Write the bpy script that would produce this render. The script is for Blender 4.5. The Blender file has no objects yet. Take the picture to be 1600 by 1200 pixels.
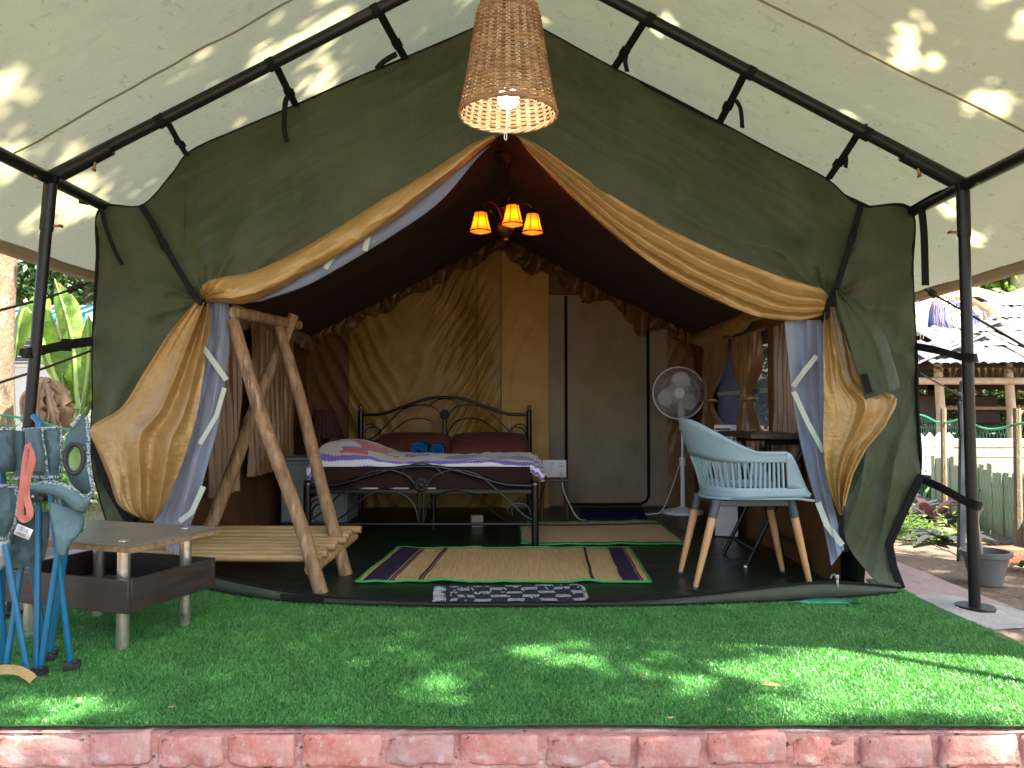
import bpy, bmesh, math, random
import numpy as np
from mathutils import Vector, Matrix, Euler, noise
R = math.radians
random.seed(7)
scene = bpy.context.scene
COL = scene.collection

# ------------------------------------------------------------------ camera, sky, sun, exposure
CAM_Z = 0.86
PITCH = R(1.91)
FPX = 1200.0
cam_d = bpy.data.cameras.new('camera')
cam_d.sensor_width = 36.0
cam_d.lens = 27.0
cam_d.clip_start = 0.05
cam_d.clip_end = 400.0
cam = bpy.data.objects.new('camera', cam_d)
COL.objects.link(cam)
cam.location = (0, 0, CAM_Z)
cam.rotation_euler = (R(90) + PITCH, 0, 0)
scene.camera = cam

SUN_EL, SUN_AZ = R(58), R(130)          # azimuth clockwise from +Y: behind the camera, to the right
sun_dir = Vector((math.sin(SUN_AZ) * math.cos(SUN_EL), math.cos(SUN_AZ) * math.cos(SUN_EL), math.sin(SUN_EL)))
world = bpy.data.worlds.new('World')
scene.world = world
world.use_nodes = True
wn = world.node_tree
bg = wn.nodes['Background']
sky = wn.nodes.new('ShaderNodeTexSky')
sky.sky_type = 'NISHITA'
sky.sun_disc = False
sky.sun_elevation = SUN_EL
sky.sun_rotation = SUN_AZ
sky.dust_density = 3.0
sky.ozone_density = 0.6
wn.links.new(sky.outputs[0], bg.inputs[0])
bg.inputs[1].default_value = 0.095
sd = bpy.data.lights.new('sun', 'SUN')
sd.energy = 5.0
sd.angle = R(0.53)
sd.color = (1.0, 0.94, 0.84)
sun = bpy.data.objects.new('sun', sd)
COL.objects.link(sun)
sun.rotation_euler = sun_dir.to_track_quat('Z', 'Y').to_euler()
sun.location = (4, -4, 9)
vs = scene.view_settings
vs.view_transform = 'Standard'
vs.look = 'None'
vs.gamma = 1.0
vs.use_curve_mapping = False
vs.exposure = 2.65
scene.cycles.max_bounces = 9
scene.cycles.diffuse_bounces = 5
scene.cycles.transmission_bounces = 6
scene.cycles.transparent_max_bounces = 12
scene.cycles.sample_clamp_indirect = 8.0
scene.cycles.use_denoising = True

# ------------------------------------------------------------------ helpers
CP, SP = math.cos(PITCH), math.sin(PITCH)
def P(px, py, Y):
    """the place at depth Y that the photograph shows at pixel px, py"""
    u, v = (px - 800) / FPX, (600 - py) / FPX
    s = Y / (CP - v * SP)
    return Vector((u * s, Y, CAM_Z + (SP + v * CP) * s))
def G(px, py, z=0.0):
    u, v = (px - 800) / FPX, (600 - py) / FPX
    s = (z - CAM_Z) / (SP + v * CP)
    return Vector((u * s, (CP - v * SP) * s, z))
def V(*a): return Vector(a)
def nz(x, y=0.0, z=0.0): return noise.noise(Vector((x, y, z)))
def lerp(a, b, t): return a + (b - a) * t
def smooth(t):
    t = max(0.0, min(1.0, t)); return t * t * (3 - 2 * t)
def cr(pts, n):
    """n points on a Catmull-Rom curve through pts (Vectors or floats)"""
    out, m = [], len(pts) - 1
    for i in range(n):
        t = i / (n - 1) * m
        k = min(int(t), m - 1); f = t - k
        p0, p1, p2, p3 = pts[max(k - 1, 0)], pts[k], pts[k + 1], pts[min(k + 2, m)]
        out.append(0.5 * ((2 * p1) + (p2 - p0) * f + (2 * p0 - 5 * p1 + 4 * p2 - p3) * f * f + (3 * p1 - p0 - 3 * p2 + p3) * f ** 3))
    return out

class MB:
    def __init__(s): s.v, s.f, s.uv, s.mi, s.m = [], [], [], [], 0
    def add(s, vs, fs, uvs=None):
        b = len(s.v)
        s.v += [tuple(p) for p in vs]
        s.uv += uvs if uvs else [(0.0, 0.0)] * len(vs)
        s.f += [tuple(b + i for i in f) for f in fs]
        s.mi += [s.m] * len(fs)
        return s
    def box(s, c, size, rot=None, bevel=0.0, seg=1):
        bm = bmesh.new(); bmesh.ops.create_cube(bm, size=1.0)
        for q in bm.verts: q.co = Vector((q.co.x * size[0], q.co.y * size[1], q.co.z * size[2]))
        if bevel > 0: bmesh.ops.bevel(bm, geom=bm.edges[:], offset=bevel, segments=seg, affect='EDGES', profile=0.6)
        bm.verts.index_update()
        M = rot.to_3x3() if rot else Matrix.Identity(3)
        c = Vector(c)
        s.add([M @ q.co + c for q in bm.verts], [[q.index for q in f.verts] for f in bm.faces]); bm.free()
        return s
    def tube(s, pts, r, n=10, caps=True, closed=False, flat=None):
        pts = [Vector(p) for p in pts]; m = len(pts)
        rs = r if isinstance(r, (list, tuple)) else [r] * m
        T = []
        for i in range(m):
            a = pts[i - 1] if (i > 0 or closed) else pts[0]
            b = pts[(i + 1) % m] if (i < m - 1 or closed) else pts[-1]
            d = b - a
            T.append(d.normalized() if d.length > 1e-9 else Vector((0, 0, 1)))
        up = Vector((0, 0, 1)) if abs(T[0].z) < 0.9 else Vector((1, 0, 0))
        N = (up - T[0] * up.dot(T[0])).normalized()
        vs, uvs = [], []
        for i in range(m):
            N = N - T[i] * N.dot(T[i])
            N = N.normalized() if N.length > 1e-6 else T[i].orthogonal().normalized()
            B = T[i].cross(N)
            for k in range(n):
                a = 2 * math.pi * k / n
                vs.append(pts[i] + (N * math.cos(a) * (flat or 1.0) + B * math.sin(a)) * rs[i])
                uvs.append((k / n, i / max(1, m - 1)))
        fs = []
        for i in range(m if closed else m - 1):
            j = (i + 1) % m
            for k in range(n):
                l = (k + 1) % n
                fs.append((i * n + k, i * n + l, j * n + l, j * n + k))
        if caps and not closed:
            fs.append(tuple(range(n - 1, -1, -1))); fs.append(tuple((m - 1) * n + k for k in range(n)))
        return s.add(vs, fs, uvs)
    def ribbon(s, pts, w, t, nrm):
        """a strap of width w and thickness t along pts; nrm = the direction its flat side faces"""
        pts = [Vector(p) for p in pts]; m = len(pts); vs = []
        nrm = Vector(nrm).normalized()
        for i in range(m):
            d = (pts[min(i + 1, m - 1)] - pts[max(i - 1, 0)]).normalized()
            sd_ = d.cross(nrm)
            sd_ = sd_.normalized() if sd_.length > 1e-6 else d.orthogonal().normalized()
            n2 = sd_.cross(d).normalized()
            for a, b in ((-1, -1), (1, -1), (1, 1), (-1, 1)):
                vs.append(pts[i] + sd_ * (a * w / 2) + n2 * (b * t / 2))
        fs = [(3, 2, 1, 0), tuple((m - 1) * 4 + k for k in range(4))]
        for i in range(m - 1):
            for k in range(4):
                l = (k + 1) % 4
                fs.append((i * 4 + k, i * 4 + l, i * 4 + 4 + l, i * 4 + 4 + k))
        return s.add(vs, fs)
    def lathe(s, prof, o=(0, 0, 0), n=24, rot=None, caps=False):
        M = rot.to_3x3() if rot else Matrix.Identity(3)
        o = Vector(o); vs = []; m = len(prof)
        for r, z in prof:
            for k in range(n):
                a = 2 * math.pi * k / n
                vs.append(o + M @ Vector((r * math.cos(a), r * math.sin(a), z)))
        fs = [(i * n + k, i * n + (k + 1) % n, i * n + n + (k + 1) % n, i * n + n + k) for i in range(m - 1) for k in range(n)]
        if caps: fs += [tuple(range(n - 1, -1, -1)), tuple((m - 1) * n + k for k in range(n))]
        return s.add(vs, fs)
    def ball(s, c, r, n=10, m=6, sc=(1, 1, 1), rot=None):
        M = rot.to_3x3() if rot else Matrix.Identity(3)
        prof = [(math.sin(math.pi * i / m), -math.cos(math.pi * i / m)) for i in range(m + 1)]
        prof[0] = (1e-3, -1); prof[-1] = (1e-3, 1)
        c = Vector(c); vs = []
        for a, z in prof:
            for k in range(n):
                q = 2 * math.pi * k / n
                vs.append(c + M @ Vector((a * math.cos(q) * r * sc[0], a * math.sin(q) * r * sc[1], z * r * sc[2])))
        return s.add(vs, [(i * n + k, i * n + (k + 1) % n, i * n + n + (k + 1) % n, i * n + n + k) for i in range(m) for k in range(n)])
    def grid(s, g, flip=False):
        a, b = len(g), len(g[0])
        vs = [p for row in g for p in row]
        uvs = [(j / (b - 1), i / (a - 1)) for i in range(a) for j in range(b)]
        fs = []
        for i in range(a - 1):
            for j in range(b - 1):
                f = (i * b + j, i * b + j + 1, i * b + b + j + 1, i * b + b + j)
                fs.append(f[::-1] if flip else f)
        return s.add(vs, fs, uvs)

WL = {}
def tag(o, label=None, cat=None, group=None, kind=None):
    if label: o['label'] = label
    if cat: o['category'] = cat
    if group: o['group'] = group
    if kind: o['kind'] = kind
    return o
def thing(name, base, label, cat, group=None):
    o = bpy.data.objects.new(name, None)
    COL.objects.link(o); o.location = base; o.empty_display_size = 0.1
    WL[o] = Vector(base)
    return tag(o, label, cat, group)
def obj(name, mb, mat, parent=None, origin=None, solid=0.0, angle=38, flat=False):
    """links the collected shapes (world coordinates) as ONE mesh object whose origin is its parent's, or `origin`"""
    o0 = Vector(origin) if origin is not None else (WL[parent] if parent is not None else Vector((0, 0, 0)))
    me = bpy.data.meshes.new(name)
    me.from_pydata([(p[0] - o0.x, p[1] - o0.y, p[2] - o0.z) for p in mb.v], [], mb.f)
    if any(u != (0.0, 0.0) for u in mb.uv):
        li = np.empty(len(me.loops), dtype=np.int32); me.loops.foreach_get('vertex_index', li)
        ul = me.uv_layers.new(name='UVMap')
        ul.data.foreach_set('uv', np.array(mb.uv, dtype=np.float32)[li].ravel())
    for m in (mat if isinstance(mat, (list, tuple)) else [mat]): me.materials.append(m)
    if any(mb.mi): me.polygons.foreach_set('material_index', mb.mi)
    if not flat:
        me.polygons.foreach_set('use_smooth', [True] * len(me.polygons))
        me.set_sharp_from_angle(angle=R(angle))
    me.update()
    o = bpy.data.objects.new(name, me)
    COL.objects.link(o)
    WL[o] = o0
    if parent is not None:
        o.parent = parent; o.location = o0 - WL[parent]
    else: o.location = o0
    if solid:
        md = o.modifiers.new('solidify', 'SOLIDIFY'); md.thickness = solid; md.offset = 0
    return o
def inst(name, src, loc, parent=None, rot=(0, 0, 0), sc=(1, 1, 1)):
    """another object that shares src's mesh, at world place loc"""
    o = bpy.data.objects.new(name, src.data); COL.objects.link(o)
    loc = Vector(loc); WL[o] = loc
    o.location = loc - (WL[parent] if parent is not None else Vector((0, 0, 0)))
    o.rotation_euler = rot; o.scale = sc
    if parent is not None: o.parent = parent
    return o

# ------------------------------------------------------------------ materials
MATS = {}
def nd(t, k, **kw):
    n = t.nodes.new(k)
    for a, b in kw.items(): setattr(n, a, b)
    return n
def M(name, c1, c2=None, scale=6.0, rough=0.7, bump=0.0, bscale=60.0, stretch=(1, 1, 1), bstretch=None, metal=0.0, transl=0.0,
      alpha=1.0, detail=5.0, lo=0.35, hi=0.65, spec=0.5, sheen=0.0, island=0.0, spots=None, tcol=None, bdist=0.01, wave=None, emit=None):
    """procedural surface: two-colour noise, noise (or wave) relief, optional light passing through, see-through share, stains"""
    if name in MATS: return MATS[name]
    m = bpy.data.materials.new(name); m.use_nodes = True
    t = m.node_tree; b = t.nodes['Principled BSDF']; out = t.nodes['Material Output']; L = t.links.new
    tc = nd(t, 'ShaderNodeTexCoord')
    mp = nd(t, 'ShaderNodeMapping'); mp.inputs['Scale'].default_value = stretch
    L(tc.outputs['Object'], mp.inputs['Vector'])
    n = nd(t, 'ShaderNodeTexNoise'); n.inputs['Scale'].default_value = scale; n.inputs['Detail'].default_value = detail
    n.inputs['Roughness'].default_value = 0.62
    L(mp.outputs[0], n.inputs['Vector'])
    r = nd(t, 'ShaderNodeValToRGB')
    r.color_ramp.elements[0].position = lo; r.color_ramp.elements[1].position = hi
    c2 = c2 or tuple(x * 0.75 for x in c1)
    r.color_ramp.elements[0].color = (*c2, 1); r.color_ramp.elements[1].color = (*c1, 1)
    L(n.outputs['Fac'], r.inputs['Fac'])
    col = r.outputs['Color']
    if island:
        g = nd(t, 'ShaderNodeNewGeometry')
        mr = nd(t, 'ShaderNodeMapRange'); mr.inputs['To Min'].default_value = 1 - island; mr.inputs['To Max'].default_value = 1 + island
        L(g.outputs['Random Per Island'], mr.inputs['Value'])
        hs = nd(t, 'ShaderNodeHueSaturation')
        L(mr.outputs[0], hs.inputs['Value']); L(col, hs.inputs['Color']); col = hs.outputs['Color']
    for sp in (spots or []):
        # (colour, scale, threshold, softness, strength, stretch): marks with a shape of their own
        sc_, s_, th, so, fa, st = sp
        m2 = nd(t, 'ShaderNodeMapping'); m2.inputs['Scale'].default_value = st
        m2.inputs['Location'].default_value = (s_ * 1.37, 3.1, s_)
        L(tc.outputs['Object'], m2.inputs['Vector'])
        n2 = nd(t, 'ShaderNodeTexNoise'); n2.inputs['Scale'].default_value = s_; n2.inputs['Detail'].default_value = 6; n2.inputs['Roughness'].default_value = 0.65
        L(m2.outputs[0], n2.inputs['Vector'])
        mr2 = nd(t, 'ShaderNodeMapRange'); mr2.inputs['From Min'].default_value = th; mr2.inputs['From Max'].default_value = th + so
        mr2.inputs['To Max'].default_value = fa
        L(n2.outputs['Fac'], mr2.inputs['Value'])
        mx = nd(t, 'ShaderNodeMix', data_type='RGBA')
        L(mr2.outputs[0], mx.inputs[0]); L(col, mx.inputs[6]); mx.inputs[7].default_value = (*sc_, 1); col = mx.outputs[2]
    L(col, b.inputs['Base Color'])
    b.inputs['Roughness'].default_value = rough; b.inputs['Metallic'].default_value = metal
    b.inputs['Specular IOR Level'].default_value = spec
    if sheen: b.inputs['Sheen Weight'].default_value = sheen
    if emit:
        b.inputs['Emission Color'].default_value = (*emit[0], 1); b.inputs['Emission Strength'].default_value = emit[1]
    if bump:
        m3 = nd(t, 'ShaderNodeMapping'); m3.inputs['Scale'].default_value = bstretch or stretch
        L(tc.outputs['Object'], m3.inputs['Vector'])
        if wave:
            n3 = nd(t, 'ShaderNodeTexWave', bands_direction=wave); n3.inputs['Scale'].default_value = bscale
            n3.inputs['Distortion'].default_value = 1.5; n3.inputs['Detail'].default_value = 2
        else:
            n3 = nd(t, 'ShaderNodeTexNoise'); n3.inputs['Scale'].default_value = bscale; n3.inputs['Detail'].default_value = 6
        L(m3.outputs[0], n3.inputs['Vector'])
        bp = nd(t, 'ShaderNodeBump'); bp.inputs['Strength'].default_value = bump; bp.inputs['Distance'].default_value = bdist
        L(n3.outputs['Fac'], bp.inputs['Height']); L(bp.outputs[0], b.inputs['Normal'])
    sh = b.outputs[0]
    if transl:
        tb = nd(t, 'ShaderNodeBsdfTranslucent')
        if tcol: tb.inputs['Color'].default_value = (*tcol, 1)
        else: L(col, tb.inputs['Color'])
        ms = nd(t, 'ShaderNodeMixShader'); ms.inputs[0].default_value = transl
        L(sh, ms.inputs[1]); L(tb.outputs[0], ms.inputs[2]); sh = ms.outputs[0]
    if alpha < 1:
        tr = nd(t, 'ShaderNodeBsdfTransparent'); ms = nd(t, 'ShaderNodeMixShader'); ms.inputs[0].default_value = alpha
        L(tr.outputs[0], ms.inputs[1]); L(sh, ms.inputs[2]); sh = ms.outputs[0]
    L(sh, out.inputs['Surface'])
    MATS[name] = m
    return m

m_fly = M('fly_canvas', (0.47, 0.445, 0.29), (0.405, 0.38, 0.24), 1.6, 0.8, 0.6, 7, transl=0.47, tcol=(0.60, 0.54, 0.31), bdist=0.04,
          spots=[((0.30, 0.16, 0.08), 2.6, 0.53, 0.16, 0.55, (1, 1.6, 1)), ((0.10, 0.06, 0.03), 24, 0.625, 0.025, 0.85, (1, 0.5, 1)), ((0.17, 0.12, 0.06), 9, 0.635, 0.03, 0.7, (0.5, 1.5, 1)), ((0.28, 0.12, 0.06), 7, 0.60, 0.06, 0.5, (.5, 2.2, 1)), ((0.40, 0.30, 0.17), 1.3, 0.53, 0.12, 0.4, (1, 1, 1))])
m_hem = M('fly_hem', (0.60, 0.50, 0.36), (0.54, 0.45, 0.32), 8, 0.85, transl=.5)
m_seam = M('fly_seam', (0.40, 0.35, 0.19), (0.36, 0.31, 0.17), 8, 0.85, transl=.2)
m_green = M('green_canvas', (0.046, 0.058, 0.024), (0.034, 0.044, 0.017), 3.0, 0.62, 0.5, 16, bstretch=(1, 1, .55), spec=0.32, bdist=0.012,
            spots=[((0.09, 0.095, 0.052), 2.2, 0.52, 0.2, 0.35, (1, 1, 0.6)), ((0.12, 0.115, 0.075), 11, 0.61, 0.08, 0.22, (1, 1, 0.5)), ((0.02, 0.026, 0.012), 4, 0.56, 0.12, 0.45, (1, 1, .4))])
m_bind = M('black_binding', (0.007, 0.007, 0.0065), (0.005, 0.005, 0.005), 40, 0.8, spec=.2, bump=0.3, bscale=300)
m_strap = M('black_webbing', (0.007, 0.007, 0.007), (0.011, 0.011, 0.010), 60, 0.85, spec=.2, bump=0.5, bscale=500)
m_pipe = M('black_pipe_paint', (0.0065, 0.0075, 0.0075), (0.010, 0.010, 0.0095), 12, 0.36, 0.12, 90, spec=0.35,
           spots=[((0.12, 0.10, 0.08), 16, 0.69, 0.05, 0.7, (1, 1, 0.5))])
m_gold = M('gold_satin_lining', (0.37, 0.22, 0.065), (0.315, 0.182, 0.050), 5, 0.40, 0.6, 26, stretch=(1, 1, 1), bstretch=(1, 1, 2.5), spec=0.65, bdist=0.006, metal=.15)
m_wallgold = M('back_wall_gold', (0.34, 0.20, 0.028), (0.24, 0.135, 0.018), 3, 0.42, 0.4, 120, bstretch=(8, 1, 0.4), spec=0.4, bdist=0.002)
m_wallpale = M('back_wall_pale_gold', (0.46, 0.285, 0.048), (0.37, 0.22, 0.036), 3, 0.48, 0.4, 120, bstretch=(8, 1, 0.4), spec=0.4, bdist=0.002)
m_walldark = M('brown_lining', (0.145, 0.066, 0.022), (0.105, 0.047, 0.016), 2, 0.6, 0.3, 120, bstretch=(6, 6, 0.5), spec=0.3, bdist=0.002)
m_curtain = M('curtain_satin', (0.22, 0.112, 0.032), (0.15, 0.072, 0.02), 7, 0.33, 0.3, 100, spec=0.6, sheen=0.2, bdist=0.002)
m_door = M('grey_brown_door_flap', (0.29, 0.232, 0.15), (0.20, 0.158, 0.10), 2.2, 0.8, 0.4, 80, bstretch=(5, 1, 0.6), bdist=0.003)
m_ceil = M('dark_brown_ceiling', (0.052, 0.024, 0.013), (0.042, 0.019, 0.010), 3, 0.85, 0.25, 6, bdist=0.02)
m_mesh = M('blue_grey_net', (0.46, 0.55, 0.70), (0.38, 0.46, 0.60), 3, 0.7, 0.2, 300, alpha=0.62, transl=0.35)
m_meshdark = M('dark_window_net', (0.10, 0.12, 0.20), (0.07, 0.08, 0.15), 3, 0.7, alpha=0.8, transl=0.2)
m_tape = M('white_tape', (0.45, 0.48, 0.39), (0.38, 0.41, 0.33), 10, 0.7, 0.2, 200)
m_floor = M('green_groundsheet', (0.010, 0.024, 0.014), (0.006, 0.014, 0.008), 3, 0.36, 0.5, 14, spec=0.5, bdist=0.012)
m_sill = M('sill_canvas', (0.038, 0.045, 0.026), (0.028, 0.034, 0.018), 5, 0.7, 0.3, 300, bdist=0.002)
m_steel = M('galvanised_steel', (0.62, 0.62, 0.60), (0.5, 0.5, 0.48), 20, 0.32, metal=0.9)
m_brass = M('old_brass', (0.34, 0.2, 0.07), (0.2, 0.11, 0.04), 14, 0.4, metal=0.8)
m_black = M('black_enamel', (0.004, 0.004, 0.0045), (0.006, 0.006, 0.0065), 20, 0.3, spec=0.4)
m_soil = M('dry_earth', (0.21, 0.15, 0.10), (0.14, 0.095, 0.06), 2.6, 0.95, 0.8, 30, bdist=0.03, spots=[((0.10, 0.14, 0.05), 3.0, 0.58, 0.1, 0.6, (1, 1, 1)), ((0.3, 0.24, 0.175), 9, 0.58, 0.1, 0.6, (1, 1, 1))])
m_conc = M('pink_screed', (0.42, 0.30, 0.26), (0.35, 0.25, 0.215), 4, 0.9, 0.6, 40, bdist=0.01, spots=[((0.27, 0.19, 0.13), 5, 0.56, 0.12, 0.7, (1, 1, 1))])
m_pad = M('grey_screed', (0.42, 0.39, 0.34), (0.34, 0.31, 0.27), 6, 0.92, 0.6, 40, bdist=0.01)
m_brick = M('pink_painted_brick', (0.52, 0.185, 0.135), (0.45, 0.15, 0.11), 7, 0.85, 0.7, 55, bdist=0.006,
            spots=[((0.56, 0.32, 0.27), 8, 0.47, 0.16, 0.75, (1, 1, 1)), ((0.62, 0.47, 0.42), 24, 0.55, 0.1, 0.6, (1, 1, 1)), ((.10, .04, .03), 22, .63, .03, .8, (1, 1, 1)), ((.30, .10, .075), 4, .54, .1, .5, (1, 1, 1))])
_t = m_brick.node_tree; _oi = nd(_t, 'ShaderNodeObjectInfo'); _mr = nd(_t, 'ShaderNodeMapRange'); _hs = nd(_t, 'ShaderNodeHueSaturation')
_b = _t.nodes['Principled BSDF']; _src = _b.inputs['Base Color'].links[0].from_socket
_mr.inputs['To Min'].default_value = 0.86; _mr.inputs['To Max'].default_value = 1.08
_t.links.new(_oi.outputs['Random'], _mr.inputs['Value']); _t.links.new(_mr.outputs[0], _hs.inputs['Value']); _t.links.new(_mr.outputs[0], _hs.inputs['Saturation'])
_t.links.new(_src, _hs.inputs['Color']); _t.links.new(_hs.outputs[0], _b.inputs['Base Color'])
m_mortar = M('pink_painted_mortar', (0.53, 0.27, 0.22), (0.44, 0.20, 0.16), 9, 0.9, 0.9, 60, bdist=0.008,
             spots=[((0.66, 0.53, 0.47), 12, 0.54, 0.15, 0.8, (1, 1, 1)), ((0.05, 0.032, 0.025), 19, 0.60, 0.03, 0.9, (1, 1, 1.6)), ((0.36, 0.14, 0.10), 5, 0.52, 0.1, 0.6, (1, 1, 1))])
m_turf = M('turf_backing', (0.03, 0.11, 0.025), (0.02, 0.08, 0.02), 30, 0.9, 0.5, 200)
m_blade = M('plastic_grass', (0.095, 0.33, 0.066), (0.046, 0.205, 0.040), 5, 0.36, transl=0.22, tcol=(0.24, 0.46, 0.06), island=0.45, spec=0.6)
# ------------------------------------------------------------------ ground, platform, bricks, turf
PLAT_L, PLAT_R, PLAT_F = -2.75, 2.22, 2.115
mb = MB()
g = []
def ground_z(x, y): return lerp(-0.31, -0.10, smooth((y - 1.6) / 1.6)) + 0.025 * nz(x * 0.8, y * 0.8, 3) + 0.008 * nz(x * 4, y * 4, 3)
ax = [math.copysign(abs(t) ** 1.7 * 45, t) for t in [(i - 70) / 70 for i in range(141)]]
for x in ax:
    g.append([V(x, y + 4, ground_z(x, y + 4)) for y in ax])
mb.grid(g, flip=True)
tag(obj('ground', mb, m_soil), kind='structure')

plat = tag(bpy.data.objects.new('platform', None), kind='structure'); COL.objects.link(plat); WL[plat] = V(0, 0, 0)
mb = MB()                       # screed on top: two bands beside the turf and one under the tent
def top_patch(x0, x1, y0, y1, z, n=24, amp=0.006):
    return [[V(lerp(x0, x1, i / n), lerp(y0, y1, j / n), z + amp * nz(lerp(x0, x1, i / n) * 5, lerp(y0, y1, j / n) * 5)) for j in range(n + 1)] for i in range(n + 1)]
mb.grid(top_patch(PLAT_L, PLAT_R, PLAT_F, 7.6, -0.016, 60), flip=True)
mb.grid([[V(PLAT_R + 0.01 * nz(j * 0.7), lerp(PLAT_F, 7.6, j / 40), z) for j in range(41)] for z in (-0.016, -0.12, -0.36)])
mb.grid([[V(PLAT_L, lerp(PLAT_F, 7.6, j / 40), z) for j in range(41)] for z in (-0.016, -0.36)], flip=True)
obj('screed', mb, m_conc, plat)
# loose soil drift and the grey pad under the right pole
mb = MB()
n = 30
g = []
for i in range(n + 1):
    row = []
    for j in range(n + 1):
        a = 2 * math.pi * j / n; r = i / n
        rr = r * (0.27 + 0.05 * nz(math.cos(a) * 1.5, math.sin(a) * 1.5, 4))
        row.append(V(1.94 + rr * math.cos(a) * 0.9, 3.36 + rr * math.sin(a) * 1.15, -0.012 + 0.022 * (1 - smooth(r)) + 0.003 * nz(rr * 30, a * 2)))
    g.append(row)
mb.grid(g)
obj('pole_pad', mb, m_pad, plat)
mb = MB(); n = 34; g = []
for i in range(n + 1):
    row = []
    for j in range(n + 1):
        x, y = lerp(1.70, 2.2, i / n), lerp(2.3, 3.15, j / n)
        e = min(i, n - i, j, n - j) / n
        row.append(V(x, y, -0.024 + 0.03 * smooth(e * 5) * (0.7 + 0.6 * nz(x * 5, y * 5, 2)) + 0.004 * nz(x * 40, y * 40)))
    g.append(row)
mb.grid(g, flip=True)
obj('soil_drift', mb, m_soil, plat)

mb = MB()                       # mortar face, slightly lumpy, lips over the brick edges
g = []
for i in range(37):
    z = lerp(-0.016, -0.36, i / 36)
    row = []
    for j in range(701):
        x = lerp(PLAT_L, PLAT_R, j / 700)
        row.append(V(x, PLAT_F + 0.001 - 0.009 * nz(x * 4.1, z * 9) - 0.006 * nz(x * 22, z * 26, 5) - 0.003 * nz(x * 60, z * 60, 8) + 0.004, z))
    g.append(row)
mb.grid([[V(p.x, p.y + 0.04, p.z) for p in g[0]]] + g, flip=False)
obj('mortar', mb, m_mortar, plat)
def brick_mesh(k, w, h):
    mb = MB(); d = 0.05
    b = bmesh.new(); bmesh.ops.create_cube(b, size=1.0)
    for q in b.verts: q.co = Vector((q.co.x * w, q.co.y * d, q.co.z * h))
    bmesh.ops.bevel(b, geom=b.edges[:], offset=0.012, segments=3, affect='EDGES', profile=0.6)
    bmesh.ops.subdivide_edges(b, edges=[e for e in b.edges if e.calc_length() > 0.03], cuts=5, use_grid_fill=True)
    b.verts.index_update()
    vs = []
    for q in b.verts:
        c = q.co; w1 = 0.009 * nz(c.x * 14 + k * 9, c.z * 14, k) + 0.004 * nz(c.x * 45, c.z * 45, k * 3)
        chip = 0.03 * max(0, nz(c.x * 13 + k * 5, c.z * 13, k + 20) - 0.1) * (abs(c.z) / (h / 2))
        vs.append(V(c.x + 0.008 * nz(c.z * 22, k), c.y - w1 + chip, c.z + 0.009 * nz(c.x * 14, k + 7) * (1 if c.z < 0 else .6)))
    mb.add(vs, [[q.index for q in f.verts] for f in b.faces]); b.free()
    return mb
brick_src = []
random.seed(11)
for row in range(3):
    z = -0.063 - row * 0.104
    x = PLAT_L + 0.02 + row % 2 * 0.12
    while x < PLAT_R - 0.1:
        w = random.uniform(0.165, 0.245)
        if len(brick_src) < 9:
            o = obj('brick', brick_mesh(len(brick_src), 0.215, 0.088), m_brick, plat, origin=(0, 0, 0)); brick_src.append(o)
            WL[o] = V(0, 0, 0)
        else:
            o = bpy.data.objects.new('brick', random.choice(brick_src[:9]).data); COL.objects.link(o); o.parent = plat
        o.location = (x + w / 2, PLAT_F + 0.016 + random.uniform(-0.004, 0.007), z + random.uniform(-0.006, 0.006))
        o.rotation_euler = (random.uniform(-.05, .05), random.uniform(-.03, .03), random.uniform(-.03, .03))
        o.scale = (w / 0.215, 1, random.uniform(0.93, 1.0))
        x += w + random.uniform(0.010, 0.022)

# front line of the tent floor as (px, py)
SILL_B = [(160, 880), (240, 905), (335, 925), (420, 939), (520, 946), (700, 950), (900, 950), (1000, 949), (1100, 946), (1200, 942), (1300, 937), (1400, 928)]
SILL_W = [G(a, b, 0.004) for a, b in SILL_B]
def front_y(x):
    for a, b in zip(SILL_W, SILL_W[1:]):
        if a.x <= x <= b.x: return lerp(a.y, b.y, (x - a.x) / (b.x - a.x))
    return SILL_W[0].y if x < SILL_W[0].x else SILL_W[-1].y + 0.1
def turf_front(x): return 2.125 + 0.012 * nz(x * 2.1, 5) + 0.006 * nz(x * 7, 9)
TL, TR = -2.06, 1.86
turf = thing('artificial_turf', (0, 2.8, 0), 'bright green artificial grass mat laid on the platform before the tent', 'artificial turf')
mb = MB(); g = []
for i in range(121):
    x = lerp(TL, TR, i / 120); row = []
    for j in range(25):
        y = lerp(turf_front(x), front_y(x) + 0.22, j / 24)
        row.append(V(x, y, 0.0 + 0.002 * nz(x * 6, y * 6)))
    g.append(row)
mb.grid(g, flip=True)
obj('backing', mb, m_turf, turf, solid=0.006)
rng = np.random.default_rng(3)
NB = 520000
bx = rng.uniform(TL, TR, NB); by = 2.11 + (3.95 - 2.11) * rng.random(NB) ** 1.25
fx = np.linspace(TL, TR, 200); ff = np.array([front_y(x) for x in fx]) + 0.03; tf = np.array([turf_front(x) for x in fx])
edge = 0.03 * np.sin(by * 9) + 0.02 * np.sin(by * 23)
keep = (by < np.interp(bx, fx, ff)) & (by > np.interp(bx, fx, tf)) & (bx < TR + edge - 0.03) & (bx > TL - edge + 0.03)
bx, by = bx[keep], by[keep]; NB = len(bx)
clump = 0.5 + 0.5 * np.sin(bx * 3.1 + np.sin(by * 5)) * np.sin(by * 4.3 + np.sin(bx * 2.2))
hgt = rng.uniform(0.010, 0.019, NB) * (0.85 + 0.25 * clump)
ang = rng.uniform(0, 2 * np.pi, NB); lean = rng.uniform(0.15, 1.15, NB) * hgt
la = rng.normal(1.2 + 0.8 * np.sin(bx * 1.7 + by * 2.3), 2.0, NB)
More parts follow.
